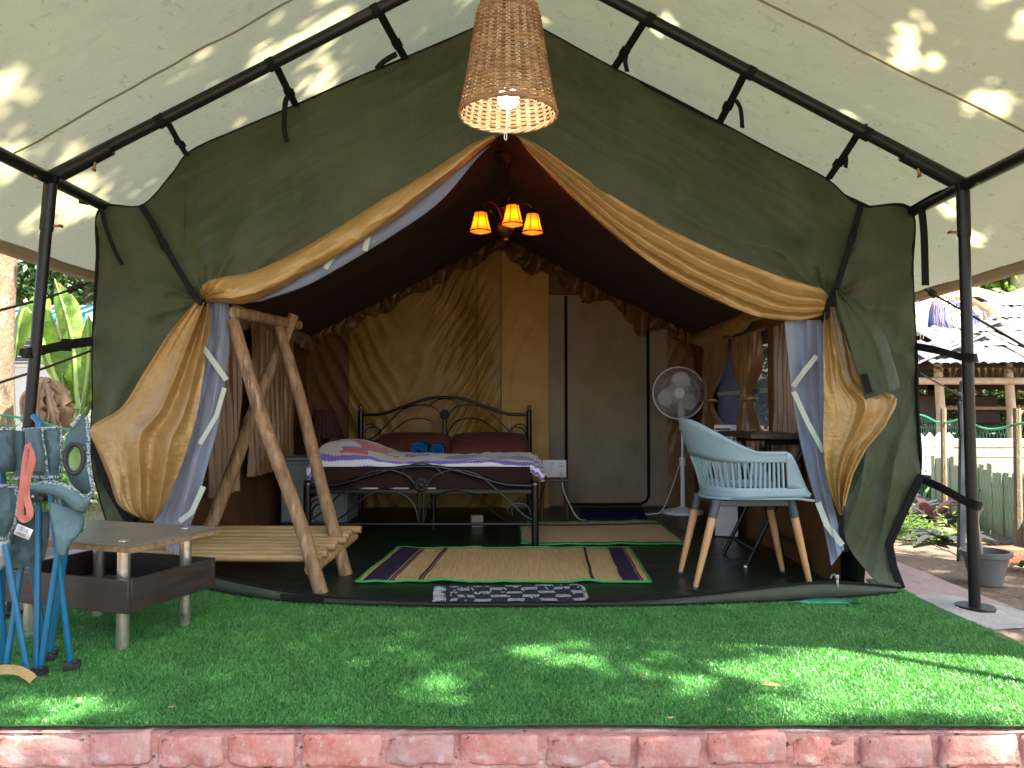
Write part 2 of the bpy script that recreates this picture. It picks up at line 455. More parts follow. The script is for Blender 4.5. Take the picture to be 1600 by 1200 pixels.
wd = rng.uniform(0.0008, 0.0014, NB)
cx, cy = np.cos(ang) * wd, np.sin(ang) * wd
lx, ly = np.cos(la) * lean, np.sin(la) * lean
co = np.empty((NB, 5, 3), np.float32)
z0 = np.zeros(NB)
co[:, 0] = np.stack([bx - cx, by - cy, z0], 1); co[:, 1] = np.stack([bx + cx, by + cy, z0], 1)
co[:, 2] = np.stack([bx + cx * .8 + lx * .35, by + cy * .8 + ly * .35, hgt * .62], 1)
co[:, 3] = np.stack([bx - cx * .8 + lx * .35, by - cy * .8 + ly * .35, hgt * .62], 1)
co[:, 4] = np.stack([bx + lx, by + ly, hgt * rng.uniform(.8, 1, NB)], 1)
def np_mesh(name, co, loops, starts, totals, mat):
    me = bpy.data.meshes.new(name)
    me.vertices.add(len(co)); me.vertices.foreach_set('co', co.astype(np.float32).ravel())
    me.loops.add(len(loops)); me.loops.foreach_set('vertex_index', loops.astype(np.int32))
    me.polygons.add(len(starts)); me.polygons.foreach_set('loop_start', starts.astype(np.int32)); 
    me.update(calc_edges=True); me.materials.append(mat); me.validate()
    return me
b5 = np.arange(NB)[:, None] * 5
loops = np.concatenate([b5, b5 + 1, b5 + 2, b5 + 3, b5 + 3, b5 + 2, b5 + 4], 1).ravel()
starts = (np.arange(NB)[:, None] * 7 + np.array([[0, 4]])).ravel()
c = co.reshape(-1, 3).copy(); c[:, 1] -= 2.8
gr = bpy.data.objects.new('grass', np_mesh('grass', c, loops, starts, None, m_blade)); COL.objects.link(gr)
gr.parent = turf; tag(gr, kind='stuff')

# ------------------------------------------------------------------ black pipe frame and fly sheet
FY = 3.30
RIDGE_X, RIDGE_Z = -0.03, 2.90
frame = thing('canopy_frame', (0, FY, 0), 'black painted pipe frame carrying the cream fly sheet over the tent', 'pipe frame')
PL_T, PL_B = V(-2.0, FY, 1.86), V(-2.13, FY, -0.01)
PR_T, PR_B = V(1.955, FY, 1.83), G(1523, 951, 0.0)
def one(name, mat, parent, fn, **kw):
    mb = MB(); fn(mb); return obj(name, mb, mat, parent, **kw)
one('pole', m_pipe, frame, lambda q: q.tube([PL_B, lerp(PL_B, PL_T, .5), PL_T], 0.0235, 16))
pr = one('pole', m_pipe, frame, lambda q: q.tube([PR_B, lerp(PR_B, PR_T, .5), PR_T], 0.0235, 16))
for p0, p1 in ((PL_B, PL_T), (PR_B, PR_T)):
    one('pole_sleeve', m_pipe, frame, lambda q: q.tube([lerp(p0, p1, .88), lerp(p0, p1, 1.0)], 0.0275, 16))
    one('base_plate', m_pipe, frame, lambda q: q.lathe([(0.002, 0.012), (0.075, 0.012), (0.08, 0.006), (0.08, -0.006)], (p0.x, p0.y, 0.003), 20))
for sgn, T in ((-1, PL_T), (1, PR_T)):
    A = V(RIDGE_X, FY, RIDGE_Z)
    one('rafter', m_pipe, frame, lambda q: q.tube([T + V(0, 0, 0.01), lerp(T, A, .5) + V(0, 0, .004), A], 0.0265, 16))
    one('rafter_sleeve', m_pipe, frame, lambda q: q.tube([lerp(T, A, .02), lerp(T, A, .13)], 0.031, 16))
    one('eave_beam', m_pipe, frame, lambda q: q.tube([V(T.x, 2.12, T.z), V(T.x, 7.3, T.z - 0.01)], 0.027, 14))
    one('elbow', m_pipe, frame, lambda q: q.ball(T + V(0, 0, .002), 0.036, 14, 8))
    one('rafter', m_pipe, frame, lambda q: q.tube([V(T.x, 2.12, T.z), V(RIDGE_X, 2.12, RIDGE_Z)], 0.027, 12))
    one('pole', m_pipe, frame, lambda q: q.tube([V(T.x * 1.02, 2.12, -0.3), V(T.x, 2.12, T.z)], 0.0265, 12))
    one('pole', m_pipe, frame, lambda q: q.tube([V(T.x * 1.0, 7.3, -0.01), V(T.x, 7.3, T.z)], 0.0265, 12))
    one('rafter', m_pipe, frame, lambda q: q.tube([V(T.x, 7.3, T.z), V(RIDGE_X, 7.3, RIDGE_Z)], 0.027, 12))
    # wing bolts that clamp the tubes
    for c_, dr in ((lerp(T, A, .10) + V(0, -0.01, -0.035), V(0.2 * sgn, 0, -1)), (lerp(T, (PL_B if sgn < 0 else PR_B), .11) + V(.03, 0, 0), V(1 if sgn < 0 else -1, 0, 0)), (V(T.x, FY - .12, T.z + .0), V(sgn * -.5, -.2, -1))):
        d = dr.normalized()
        if abs(d.x) > .9 and sgn > 0: c_ = c_ - V(.06, 0, 0)
        b_ = one('clamp_bolt', m_brass, frame, lambda q: (q.tube([c_, c_ + d * 0.028], 0.006, 8), q.box(c_ + d * 0.032, (0.010, 0.026, 0.012), bevel=0.003)))
one('ridge_beam', m_pipe, frame, lambda q: q.tube([V(RIDGE_X, 2.12, RIDGE_Z), V(RIDGE_X, 7.3, RIDGE_Z)], 0.027, 14))

FLY_Y0, FLY_Y1 = 2.02, 7.7
def fly_z(x): return 2.985 - 0.535 * abs(x - RIDGE_X)
fly = thing('fly_sheet', (0, FLY_Y0, fly_z(0)), 'stained cream canvas fly sheet stretched as a gable roof over the tent', 'canopy')
def fly_pt(x, y, drop=0.0):
    w = abs(x - RIDGE_X) / 2.55
    z = fly_z(x) - 0.012 * math.sin(math.pi * min(1, (y - FLY_Y0) / 1.25 % 1.0)) * (0.9 - .7 * w)
    z += 0.006 * nz(x * 1.5 + y * 1.4, y * 1.1, 2) + 0.006 * nz(x * 5 + y * 2, y * 1.2 - x * 2, 8) + 0.009 * abs(nz(x * 3.5 - y * 2, y * 1.3 + x, 6)) + 0.004 * abs(nz(x * 9 - y * 5, y * 3 + x, 6))
    if w > 0.8: z -= 0.04 * (w - 0.8)
    return V(x, y, max(z, 2.93 - 0.53 * abs(x - RIDGE_X)) - drop)
for s, xe in ((-1, -2.52), (1, 2.60)):
    mb = MB()
    mb.grid([[fly_pt(lerp(RIDGE_X, xe, i / 56), lerp(FLY_Y0, FLY_Y1, j / 110)) for j in range(111)] for i in range(57)], flip=s > 0)
    obj('slope_panel', mb, m_fly, fly)
    mb = MB()
    mb.grid([[fly_pt(lerp(xe * .976, xe * 1.002, i / 3), lerp(FLY_Y0, FLY_Y1, j / 110), 0.006 + 0.01 * (i == 3)) for j in range(111)] for i in range(4)], flip=s > 0)
    obj('edge_hem', mb, m_hem, fly, solid=0.004)
    mb = MB()
    mb.grid([[fly_pt(lerp(RIDGE_X, xe, i / 56), 3.02 + (0.0 if s < 0 else -.06) + 0.016 * k + .1 * (i / 56) * s * -1, 0.003) for k in range(2)] for i in range(57)], flip=s > 0)
    obj('seam', mb, m_seam, fly)
mb = MB()
mb.grid([[fly_pt(lerp(RIDGE_X - 2.5, RIDGE_X + 2.57, i / 100), FLY_Y0 + 0.05 * k, 0.006) for k in range(2)] for i in range(101)], flip=True)
obj('front_hem', mb, m_hem, fly, solid=0.003)

# ------------------------------------------------------------------ the tent
FW = 3.72
tent = thing('safari_tent', (-0.1, FW, 0), 'olive green canvas safari tent with gold lined door flaps tied open', 'tent')
def sheet(st, nv, nu, disp=None, bulge=0.0):
    """canvas hung between two edges given station by station as (px, py, Y, px, py, Y)"""
    Ls = cr([V(a[0], a[1], a[2]) for a in st], nv); Rs = cr([V(a[3], a[4], a[5]) for a in st], nv)
    out = []
    for i in range(nv):
        row = []
        for j in range(nu):
            u, v = j / (nu - 1), i / (nv - 1)
            q = Ls[i].lerp(Rs[i], u)
            d = bulge * math.sin(math.pi * u) ** 0.7 if bulge else 0.0
            if disp: d += disp(u, v, q.x, q.y)
            row.append(P(q.x, q.y, q.z - d))
        out.append(row)
    return out
def rad_folds(tx, ty, k, amp, reach):
    def f(px, py):
        dx, dy = px - tx, py - ty; r = math.hypot(dx, dy) + 1e-3; a = math.atan2(dy, dx)
        return amp * (1 - abs(math.sin(a * k + 1.2 * nz(px / 160, py / 160, 2)))) * math.exp(-r / reach) * smooth(r / 30)
    return f
def crease(px, py, seed, ang=0.0, s=1.0):
    """sharp little canvas creases, drawn out along the direction ang"""
    c_, s_ = math.cos(ang), math.sin(ang); a, b = (px * c_ + py * s_) / s, (-px * s_ + py * c_) / s
    return 0.010 * s * max(0, .22 - abs(nz(a / 210, b / 48, seed))) * 2.2 + 0.004 * s * max(0, .2 - abs(nz(a / 90, b / 22, seed + 3))) * 2.5 + 0.0012 * nz(a / 14, b / 9, seed + 5)
fl = rad_folds(320, 470, 5.5, 0.045, 150); fr = rad_folds(1290, 470, 5.5, 0.045, 150)
def wl_disp(u, v, px, py):
    e = math.sin(math.pi * u) ** 0.5 if 0 < u < 1 else 0
    d = fl(px, py) * e + 0.022 * nz(px / 150 + py / 300, py / 170, 1) + 0.009 * nz(px / 60 + py / 45, py / 60 - px / 90, 4) + 0.003 * nz(px / 20 + py / 18, py / 50, 7)
    q = (px - 330) * 0.45 + (py - 420) * 1.0            # a long soft drag line under the sloping edge
    d += 0.03 * math.exp(-((u - 0.72) / 0.16) ** 2) * smooth(v * 3)
    d += 0.012 * (1 - abs(math.sin(px / 26 + py / 90))) * smooth((py - 480) / 120)
    return d + 1.5 * crease(px, py, 2, -.5) * (1 - smooth((py - 380) / 140)) + 1.5 * crease(px, py, 5, 1.0) * smooth((py - 380) / 140) 
FL = [(790, 20, FW, 790, 213, FW - .02), (740, 45, FW, 771, 217, FW - .02), (640, 88, FW, 690, 272, FW - .03), (540, 130, FW, 600, 330, FW - .03), (460, 166, FW, 520, 378, FW - .03),
      (380, 200, FW, 450, 413, FW - .03), (300, 236, FW, 392, 440, FW - .04), (270, 272, FW, 350, 455, FW - .04), (222, 322, FW, 322, 466, FW - .05), (157, 326, FW, 306, 492, FW - .04),
      (152, 400, FW, 268, 534, FW - .02), (148, 480, FW, 232, 588, FW), (145, 560, FW, 196, 648, FW), (146, 620, FW + .01, 168, 690, FW + .05), (143, 690, FW + .02, 160, 722, FW + .05), (150, 750, FW, 182, 770, FW + .02), (172, 830, FW, 206, 820, FW)]
one('front_wall', m_green, tent, lambda q: q.grid(sheet(FL, 230, 100, wl_disp)), solid=0.003)
def wr_disp(u, v, px, py):
    e = math.sin(math.pi * u) ** 0.5 if 0 < u < 1 else 0
    d = fr(px, py) * e + 0.022 * nz(px / 150 - py / 300, py / 170, 11) + 0.009 * nz(px / 60 - py / 45, py / 60 + px / 90, 14) + 0.003 * nz(px / 20 - py / 18, py / 50, 17)
    d += 0.035 * math.exp(-((u - 0.75) / 0.15) ** 2) * smooth(v * 3) * (1 - smooth((v - .55) * 6))
    lo = smooth((py - 620) / 140)
    d += lo * 0.035 * (1 - abs(math.sin((px - 1300) / 17 + (py - 700) / 75 + nz(px / 60, py / 90) * 0.8)))
    return d + 1.3 * crease(px, py, 12, .5) * (1 - smooth((py - 360) / 140)) + 1.3 * crease(px, py, 15, -1.1) * smooth((py - 360) / 140) 
FR = [(789, 19, FW + .002, 789, 208, FW - .018), (845, 45, FW, 830, 223, FW - .02), (945, 100, FW, 920, 286, FW - .03), (1040, 148, FW, 1000, 340, FW - .03), (1130, 195, FW, 1080, 385, FW - .03),
      (1210, 238, FW, 1160, 418, FW - .03), (1290, 280, FW, 1240, 447, FW - .04), (1343, 322, FW, 1288, 466, FW - .05), (1422, 326, FW, 1306, 490, FW - .04), (1425, 420, FW, 1318, 525, FW - .01),
      (1428, 500, FW, 1322, 565, FW), (1432, 560, FW, 1328, 620, FW), (1434, 640, FW, 1336, 675, FW), (1438, 735, FW, 1330, 720, FW - .02), (1415, 790, FW, 1322, 762, FW - .04),
      (1388, 850, FW, 1314, 815, FW - .06), (1394, 890, FW, 1330, 862, FW - .06), (1409, 918, FW - .02, 1372, 912, FW - .08)]
one('front_wall', m_green, tent, lambda q: q.grid(sheet(FR, 240, 100, wr_disp), flip=True), solid=0.003)
def edge_pts(st, n, side=0, dy=0.0):
    return [P(a.x, a.y, a.z + dy) for a in cr([V(*s_[3 * side:3 * side + 3]) for s_ in st], n)]
one('edge_binding', m_bind, tent, lambda q: q.tube(edge_pts(FL, 110), 0.0085, 6))
one('edge_binding', m_bind, tent, lambda q: q.tube(edge_pts(FR, 110), 0.0085, 6))
one('door_zip', m_bind, tent, lambda q: q.ribbon([P(138, 668, FW - .06), P(150, 705, FW - .07), P(172, 760, FW - .07), P(205, 815, FW - .06)], 0.05, 0.006, (0.3, -1, 0)))
one('door_zip', m_bind, tent, lambda q: q.ribbon([P(1352, 685, FW - .06), P(1330, 735, FW - .07), P(1316, 790, FW - .09), P(1314, 830, FW - .1), P(1322, 862, FW - .1)], 0.022, 0.005, (-0.3, -1, 0)))
one('corner_hem', m_bind, tent, lambda q: q.ribbon([P(1440, 742, FW - .03), P(1416, 792, FW - .03), P(1390, 850, FW - .03), P(1396, 885, FW - .03), P(1409, 920, FW - .04)], 0.035, 0.006, (0, -1, 0)))
# vertical seams and the stitched patches
one('seam', m_green, tent, lambda q: (q.tube([P(291, 245, FW - .012), P(288, 330, FW - .03), P(286, 440, FW - .03)], 0.003, 6)))
one('seam', m_green, tent, lambda q: (q.tube([P(1292, 285, FW - .012), P(1296, 360, FW - .03), P(1298, 440, FW - .03)], 0.003, 6)))

# gold lined door flaps rolled up along the opening
def roll_disp(k, amp, seed):
    def f(u, v, px, py):
        t = u * k + 0.5 * nz(v * 3.0, seed) + 0.25 * nz(v * 9, u * 2, seed)
        return amp * (1 - 2 * abs(math.sin(math.pi * t))) * smooth(v * 4 + .1) + 0.006 * nz(px / 26, py / 18, seed) + 1.3 * crease(px, py, seed, .55 if seed > 10 else -.55, .7)
    return f
GL = [(770, 211, 3.69, 776, 216, 3.69), (735, 226, 3.69, 757, 230, 3.69), (680, 262, 3.69, 703, 276, 3.69), (600, 310, 3.69, 618, 343, 3.69), (520, 360, 3.69, 545, 390, 3.69), (450, 399, 3.69, 478, 428, 3.69),
      (395, 424, 3.68, 425, 458, 3.68), (350, 432, 3.67, 385, 474, 3.67), (322, 440, 3.66, 348, 474, 3.66), (311, 456, 3.66, 324, 472, 3.66)]
def gl_disp(u, v, px, py):
    base = roll_disp(1.35, 0.008, 3)(u, v, px, py)
    k = smooth((v - 0.74) * 5)
    dx, dy = px - 312, py - 466
    return base + k * 0.016 * (1 - 2 * abs(math.sin(math.atan2(dy, dx) * 9 + nz(px / 20, py / 20))))
one('rolled_flap', m_gold, tent, lambda q: q.grid(sheet(GL, 200, 50, gl_disp, 0.075)))
def fall_disp(k, amp, seed, sk=0.0):
    def f(u, v, px, py):
        t = u * k + sk * v + 0.5 * nz(v * 1.8, u * 1.5, seed)
        return amp * (1 - 2 * abs(math.sin(math.pi * t))) + amp * 0.5 * nz(u * 7, v * 3, seed + 5) + 0.004 * nz(px / 14, py / 30, seed) + 1.4 * crease(px, py, seed, 1.3, .7)
    return f
GF = [(309, 468, 3.64, 328, 476, 3.63), (288, 492, 3.64, 330, 500, 3.62), (262, 524, 3.66, 324, 545, 3.61), (225, 582, 3.68, 316, 600, 3.59), (190, 636, 3.68, 308, 645, 3.58), (142, 668, 3.68, 296, 690, 3.57),
      (148, 700, 3.67, 283, 730, 3.57), (166, 745, 3.66, 268, 765, 3.57), (186, 790, 3.64, 254, 798, 3.58), (222, 812, 3.62, 240, 814, 3.6)]
one('door_flap', m_gold, tent, lambda q: q.grid(sheet(GF, 150, 90, fall_disp(2.3, 0.032, 6), 0.03)))
GR = [(806, 211, 3.69, 812, 218, 3.69), (840, 226, 3.69, 828, 240, 3.69), (900, 268, 3.69, 876, 290, 3.69), (960, 308, 3.69, 930, 342, 3.69), (1020, 343, 3.69, 985, 388, 3.69), (1100, 384, 3.69, 1052, 436, 3.69),
      (1180, 417, 3.68, 1110, 466, 3.68), (1240, 437, 3.67, 1180, 494, 3.67), (1280, 449, 3.66, 1238, 501, 3.66), (1294, 462, 3.66, 1284, 494, 3.65)]
one('rolled_flap', m_gold, tent, lambda q: q.grid(sheet(GR, 200, 80, roll_disp(4.2, 0.013, 23), 0.06), flip=True))
GRF = [(1289, 482, 3.63, 1307, 478, 3.63), (1286, 515, 3.62, 1318, 510, 3.63), (1286, 560, 3.60, 1334, 560, 3.62), (1287, 600, 3.59, 1350, 598, 3.6), (1287, 640, 3.58, 1400, 622, 3.56), (1286, 680, 3.58, 1382, 665, 3.57),
       (1288, 715, 3.58, 1350, 700, 3.59), (1292, 750, 3.59, 1330, 740, 3.6), (1302, 782, 3.6, 1320, 775, 3.62), (1312, 806, 3.62, 1317, 804, 3.62)]
one('door_flap', m_gold, tent, lambda q: q.grid(sheet(GRF, 150, 80, fall_disp(1.7, 0.026, 31, 0.3), 0.03)))
one('flap_hem', m_gold, tent, lambda q: q.tube([P(1400, 622, 3.545), P(1382, 665, 3.555), P(1352, 700, 3.575), P(1331, 740, 3.59), P(1318, 790, 3.61)], 0.007, 6))
FF = [(1306, 453, 3.60, 1312, 458, 3.60), (1308, 490, 3.56, 1350, 484, 3.60), (1322, 530, 3.54, 1382, 525, 3.58), (1336, 570, 3.53, 1396, 566, 3.56), (1346, 600, 3.52, 1404, 596, 3.54), (1352, 624, 3.52, 1405, 606, 3.53)]
one('turned_corner', m_green, tent, lambda q: q.grid(sheet(FF, 50, 24, fall_disp(1.3, 0.012, 41), 0.03)), solid=0.004)
one('velcro_tab', m_bind, tent, lambda q: q.ribbon([P(1350, 584, 3.505), P(1359, 614, 3.5)], 0.028, 0.003, (0.1, -1, 0)))

# insect net panels hanging inside the flaps
ML = [(324, 474, 3.70, 358, 474, 3.70), (318, 520, 3.69, 358, 540, 3.69), (308, 580, 3.68, 352, 600, 3.68), (296, 640, 3.67, 342, 660, 3.67), (278, 710, 3.66, 326, 720, 3.66), (258, 770, 3.65, 308, 790, 3.65), (240, 812, 3.64, 296, 826, 3.64), (262, 862, 3.6, 284, 868, 3.6)]
net = one('net_panel', m_mesh, tent, lambda q: q.grid(sheet(ML, 70, 20, fall_disp(1.6, 0.022, 51), 0.02)))
one('net_tape', m_tape, net, lambda q: q.ribbon([P(313, 537, 3.63), P(330, 560, 3.62), P(354, 594, 3.64)], 0.026, 0.002, (0, -1, 0)))
one('net_tape', m_tape, net, lambda q: q.ribbon([P(351, 606, 3.64), P(338, 650, 3.62), P(312, 694, 3.62)], 0.022, 0.002, (0, -1, 0)))
one('net_tape', m_tape, net, lambda q: q.ribbon([P(318, 760, 3.62), P(300, 800, 3.61), P(280, 815, 3.61)], 0.026, 0.002, (0, -1, 0)))
MU = [(752, 236, 3.72, 768, 226, 3.72), (690, 284, 3.72, 742, 252, 3.72), (612, 340, 3.72, 684, 318, 3.72), (540, 386, 3.72, 600, 376, 3.72), (470, 428, 3.72, 520, 424, 3.72), (410, 462, 3.72, 470, 450, 3.72), (372, 474, 3.72, 408, 471, 3.72)]
net = one('net_panel', m_mesh, tent, lambda q: q.grid(sheet(MU, 50, 10, lambda u, v, x, y: 0.008 * nz(x / 40, y / 40), 0.015)))
for a, b in (((577, 362), (570, 392)), ((522, 398), (508, 420))):
    one('net_tape', m_tape, net, lambda q: q.ribbon([P(a[0], a[1], 3.69), P(b[0], b[1], 3.69)], 0.026, 0.002, (0, -1, 0)))
MR = [(1226, 500, 3.70, 1286, 500, 3.68), (1230, 545, 3.70, 1286, 545, 3.67), (1236, 600, 3.70, 1288, 600, 3.66), (1243, 650, 3.70, 1289, 650, 3.65), (1254, 710, 3.69, 1290, 710, 3.64), (1270, 770, 3.68, 1298, 770, 3.63), (1288, 830, 3.66, 1310, 820, 3.62), (1299, 884, 3.62, 1319, 858, 3.6)]
net = one('net_panel', m_mesh, tent, lambda q: q.grid(sheet(MR, 70, 20, fall_disp(1.7, 0.02, 61), 0.02)))
one('net_tape', m_tape, net, lambda q: q.ribbon([P(1276, 556, 3.62), P(1255, 582, 3.63), P(1239, 604, 3.66)], 0.024, 0.002, (0, -1, 0)))
one('net_tape', m_tape, net, lambda q: q.ribbon([P(1240, 612, 3.66), P(1262, 660, 3.62), P(1287, 706, 3.6)], 0.024, 0.002, (0, -1, 0)))
one('net_tape', m_tape, net, lambda q: q.ribbon([P(1278, 785, 3.62), P(1292, 820, 3.61), P(1316, 852, 3.59)], 0.028, 0.002, (0, -1, 0)))

# straps: frame to wall top, tie backs, side guys
def strap(pts, w=0.036, nrm=(0, -1, 0), t=0.004, buckle=None):
    o = one('strap', m_strap, tent, lambda q: q.ribbon(cr([Vector(p) for p in pts], 14), w, t, nrm))
    if buckle is not None:
        c, d = buckle
        one('buckle', m_bind, o, lambda q: q.ribbon([c - d * .022, c + d * .022], w * 1.25, 0.016, nrm))
    return o
for (a, b, tail) in (((255, 178), (292, 243), None), ((426, 92), (463, 166), ((452, 150), (446, 160), (444, 200), (449, 222))), ((588, 10), (634, 93), ((620, 84), (600, 96), (588, 108))),
                     ((1014, 22), (960, 106), ((980, 78), (977, 95), (980, 112))), ((1170, 102), (1124, 192), ((1149, 156), (1157, 170), (1160, 200))), ((1350, 194), (1294, 280), ((1315, 240), (1322, 246), (1321, 262)))):
    A, B = P(a[0], a[1], FY + 0.02), P(b[0], b[1], FW - .004)
    strap([A, lerp(A, B, .5) + V(0, 0, -.004), B], 0.036, (0, -1, -.3), buckle=(lerp(A, B, .68), (B - A).normalized()))
    T_ = PL_T if A.x < RIDGE_X else PR_T; k_ = (A.x - T_.x) / (RIDGE_X - T_.x); c_ = lerp(T_ + V(0, 0, .006), V(RIDGE_X, FY, RIDGE_Z), k_)
    one('strap_loop', m_strap, tent, lambda q: q.lathe([(0.027, -.018), (0.0295, -.018), (0.0295, .018), (0.027, .018)], c_, 18, (V(RIDGE_X, FY, RIDGE_Z) - T_).to_track_quat('Z', 'Y').to_matrix()))
    if tail: strap([P(x, y, lerp(FY, FW, .7)) for x, y in tail], 0.025, (0.5, -1, 0), 0.003)
strap([P(221, 322, FW - .02), P(240, 352, FW - .045), P(256, 382, FW - .065), P(290, 440, FW - .105), P(304, 462, FW - .10), P(314, 472, FW - .11), P(322, 474, FW - .08)], 0.03, (0.3, -1, 0.2), buckle=(P(256, 382, FW - .055), V(.4, 0, -.8).normalized()))
strap([P(1345, 322, FW - .02), P(1336, 355, FW - .055), P(1327, 385, FW - .085), P(1310, 440, FW - .13), P(1298, 470, FW - .12), P(1290, 492, FW - .12), P(1284, 500, FW - .08)], 0.03, (-0.3, -1, 0.2), buckle=(P(1331, 372, FW - .075), V(-.25, 0, -.9).normalized()))
strap([P(146, 533, FW), P(110, 538, FW - .12), P(75, 545, FY + .1), P(48, 551, FY - .03), P(38, 551, FY + .01), P(42, 546, FY + .05)], 0.045, (0.3, -1, 0), buckle=(P(104, 539, FW - .15), V(-1, -.6, 0).normalized()))
strap([P(1430, 541, FW), P(1462, 547, FW - .12), P(1500, 557, FY + .03), P(1520, 559, FY - .032), P(1527, 559, FY + .01)], 0.036, (-0.3, -1, 0))
strap([P(1438, 748, FW), P(1470, 762, FW - .12), P(1510, 784, FY + .03), P(1527, 790, FY - .034), P(1533, 791, FY + .01)], 0.036, (-0.3, -1, 0))
strap([P(72, 272, FY - .03), P(110, 300, FY + .15), P(155, 325, FW - .01)], 0.034, (0, -.5, -1), buckle=(P(134, 314, FY + .28), V(.5, .8, 0).normalized()))
strap([P(1512, 288, FY - .03), P(1470, 300, FY + .15), P(1422, 327, FW - .01)], 0.034, (0, -.5, -1))
strap([P(159, 328, FW - .02), P(166, 356, FW - .04), P(178, 388, FW - .05), P(191, 414, FW - .03)], 0.02, (0.2, -1, 0), 0.003)
strap([P(1440, 325, 3.6), P(1444, 370, 3.6), P(1446, 446, 3.6)], 0.034, (0, -1, 0))

# outer shell: roof, sides, back (olive canvas seen from outside)
mb = MB()
def oz(x): return 2.75 - 0.495 * abs(x + 0.03)
for s, xe in ((-1, -1.9), (1, 1.86)):
    mb.grid([[V(lerp(-0.03, xe, i / 10), lerp(FW + .02, 6.85, j / 12), oz(lerp(-0.03, xe, i / 10)) - 0.02 * math.sin(math.pi * i / 10)) for j in range(13)] for i in range(11)], flip=s > 0)
obj('outer_roof', mb, m_green, tent)
def with_hole(g, hole):
    mb = MB(); b = len(g[0]); vs = [p for r in g for p in r]; fs = []
    for i in range(len(g) - 1):
        for j in range(b - 1):
            f = (i * b + j, i * b + j + 1, i * b + b + j + 1, i * b + b + j)
            c = (vs[f[0]] + vs[f[2]]) / 2
            if not hole(c): fs.append(f)
    return mb.add(vs, fs)
win = lambda c: 4.75 < c.y < 5.98 and 0.62 < c.z < 1.36
for s in (-1, 1):
    xb, xt = (-1.86, -1.92) if s < 0 else (1.70, 1.86)
    g = [[V(lerp(xb, xt, i / 30), lerp(FW + .02, 6.85, j / 60), lerp(0, oz(xt), i / 30)) for j in range(61)] for i in range(31)]
    obj('outer_side', with_hole(g, win if s > 0 else (lambda c: False)), m_green, tent)
one('outer_back', m_green, tent, lambda q: q.add([V(-1.86, 6.85, 0), V(1.7, 6.85, 0), V(1.86, 6.85, oz(1.86)), V(-.03, 6.85, 2.75), V(-1.9, 6.85, oz(1.9))], [(0, 1, 2, 3, 4)]))

# inside: ceiling, side walls, back wall panels, valance, ground sheet
BY = 6.70
XL, XR, RX = -1.80, 1.60, -0.08
def rz(x): return 2.37 - 0.518 * abs(x - RX)
for s, xe in ((-1, XL), (1, XR)):
    mb = MB()
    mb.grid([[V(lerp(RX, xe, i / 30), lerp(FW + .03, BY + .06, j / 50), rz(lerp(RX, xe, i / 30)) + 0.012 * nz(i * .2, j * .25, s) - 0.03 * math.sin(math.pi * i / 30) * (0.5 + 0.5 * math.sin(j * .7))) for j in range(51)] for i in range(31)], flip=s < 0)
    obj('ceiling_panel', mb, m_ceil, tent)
def side_pt(x, s, y, z):
    return V(x + s * (0.014 * nz(y * 2, z * 2.2, s) + 0.006 * (1 - abs(math.sin(y * 11 + z * 3)))), y, z)
g = [[side_pt(XL, 1, lerp(FW, BY, j / 60), lerp(0.004, 1.49, i / 30)) for j in range(61)] for i in range(31)]
obj('side_wall', with_hole(g, lambda c: False), m_walldark, tent)
g = [[side_pt(XR - .015, -1, lerp(FW, BY, j / 90), lerp(0.004, 1.50, i / 45)) for j in range(91)] for i in range(46)]
obj('side_wall', with_hole(g, win), m_walldark, tent)
one('window_net', m_meshdark, tent, lambda q: q.grid([[V(XR + .012 + 0.008 * nz(j * .6, i * .5), lerp(4.7, 6.02, j / 12), lerp(.58, 1.40, i / 8)) for j in range(13)] for i in range(9)]))
for a, b in (((5.35, .62), (5.35, 1.36)), ((4.76, .98), (5.98, .98))):
    one('window_tape', m_tape, tent, lambda q: q.ribbon([V(XR - .004, a[0], a[1]), V(XR - .004, b[0], b[1])], 0.026, 0.003, (-1, 0, 0)))
def bw_off(x, z):
    q = x * 0.86 - z * 0.5
    e1 = math.exp(-((x + 0.35 + 0.14 * (z - 1.1)) / 0.20) ** 2) * (1.0 if x < -0.09 else 0.15)
    e2 = math.exp(-((x + 1.40) / 0.28) ** 2)
    f = 0.017 * e1 * (1 - 2 * abs(math.sin(math.pi * (q / 0.078 + 0.8 * nz(x * 3, z * 2.0, 7))))) * (0.65 + 0.8 * nz(x * 4 + 3, z * 2.4, 1)) + .007 * e1 * (1 - 2 * abs(math.sin(math.pi * (q / 0.041 + 0.8 * nz(x * 5, z * 3.0, 4)))))
    if -.31 < x < -.09: f *= 1.25
    q2 = x * 0.8 + z * 0.42
    f += 0.016 * e2 * (1 - 2 * abs(math.sin(math.pi * (q2 / 0.11 + 0.5 * nz(x * 3, z * 2.2, 9)))))
    return f + 0.007 * nz(x * 2.6, z * 1.6, 3) + 0.003 * nz(x * 9 + z * 5, z * 4, 8) + .008 * max(0, .2 - abs(nz(x * 6 - z * 2.5, z * 1.5, 5))) * 3
def bpanel(name, x0, x1, mat, z0=0.004, zt=None, off=0.0, nx=None, mul=1.0):
    nx = nx or max(8, int((x1 - x0) / 0.008)); nz_ = 160; g = []
    for i in range(nz_ + 1):
        row = []
        for j in range(nx + 1):
            x = lerp(x0, x1, j / nx); top = min(rz(x) + .01, zt or 9)
            z = lerp(z0, top, i / nz_)
            row.append(V(x, BY - off - mul * bw_off(x, z), z))
        g.append(row)
    return one(name, mat, tent, lambda q: q.grid(g))
bpanel('back_panel', XL, -1.424, m_walldark)
bpanel('back_panel', -1.424, -0.307, m_wallgold)
bpanel('back_panel', -0.307, -0.095, m_wallgold)
bpanel('back_panel', -0.095, 0.324, m_wallpale)
bpanel('back_panel', 0.324, 1.352, m_walldark)
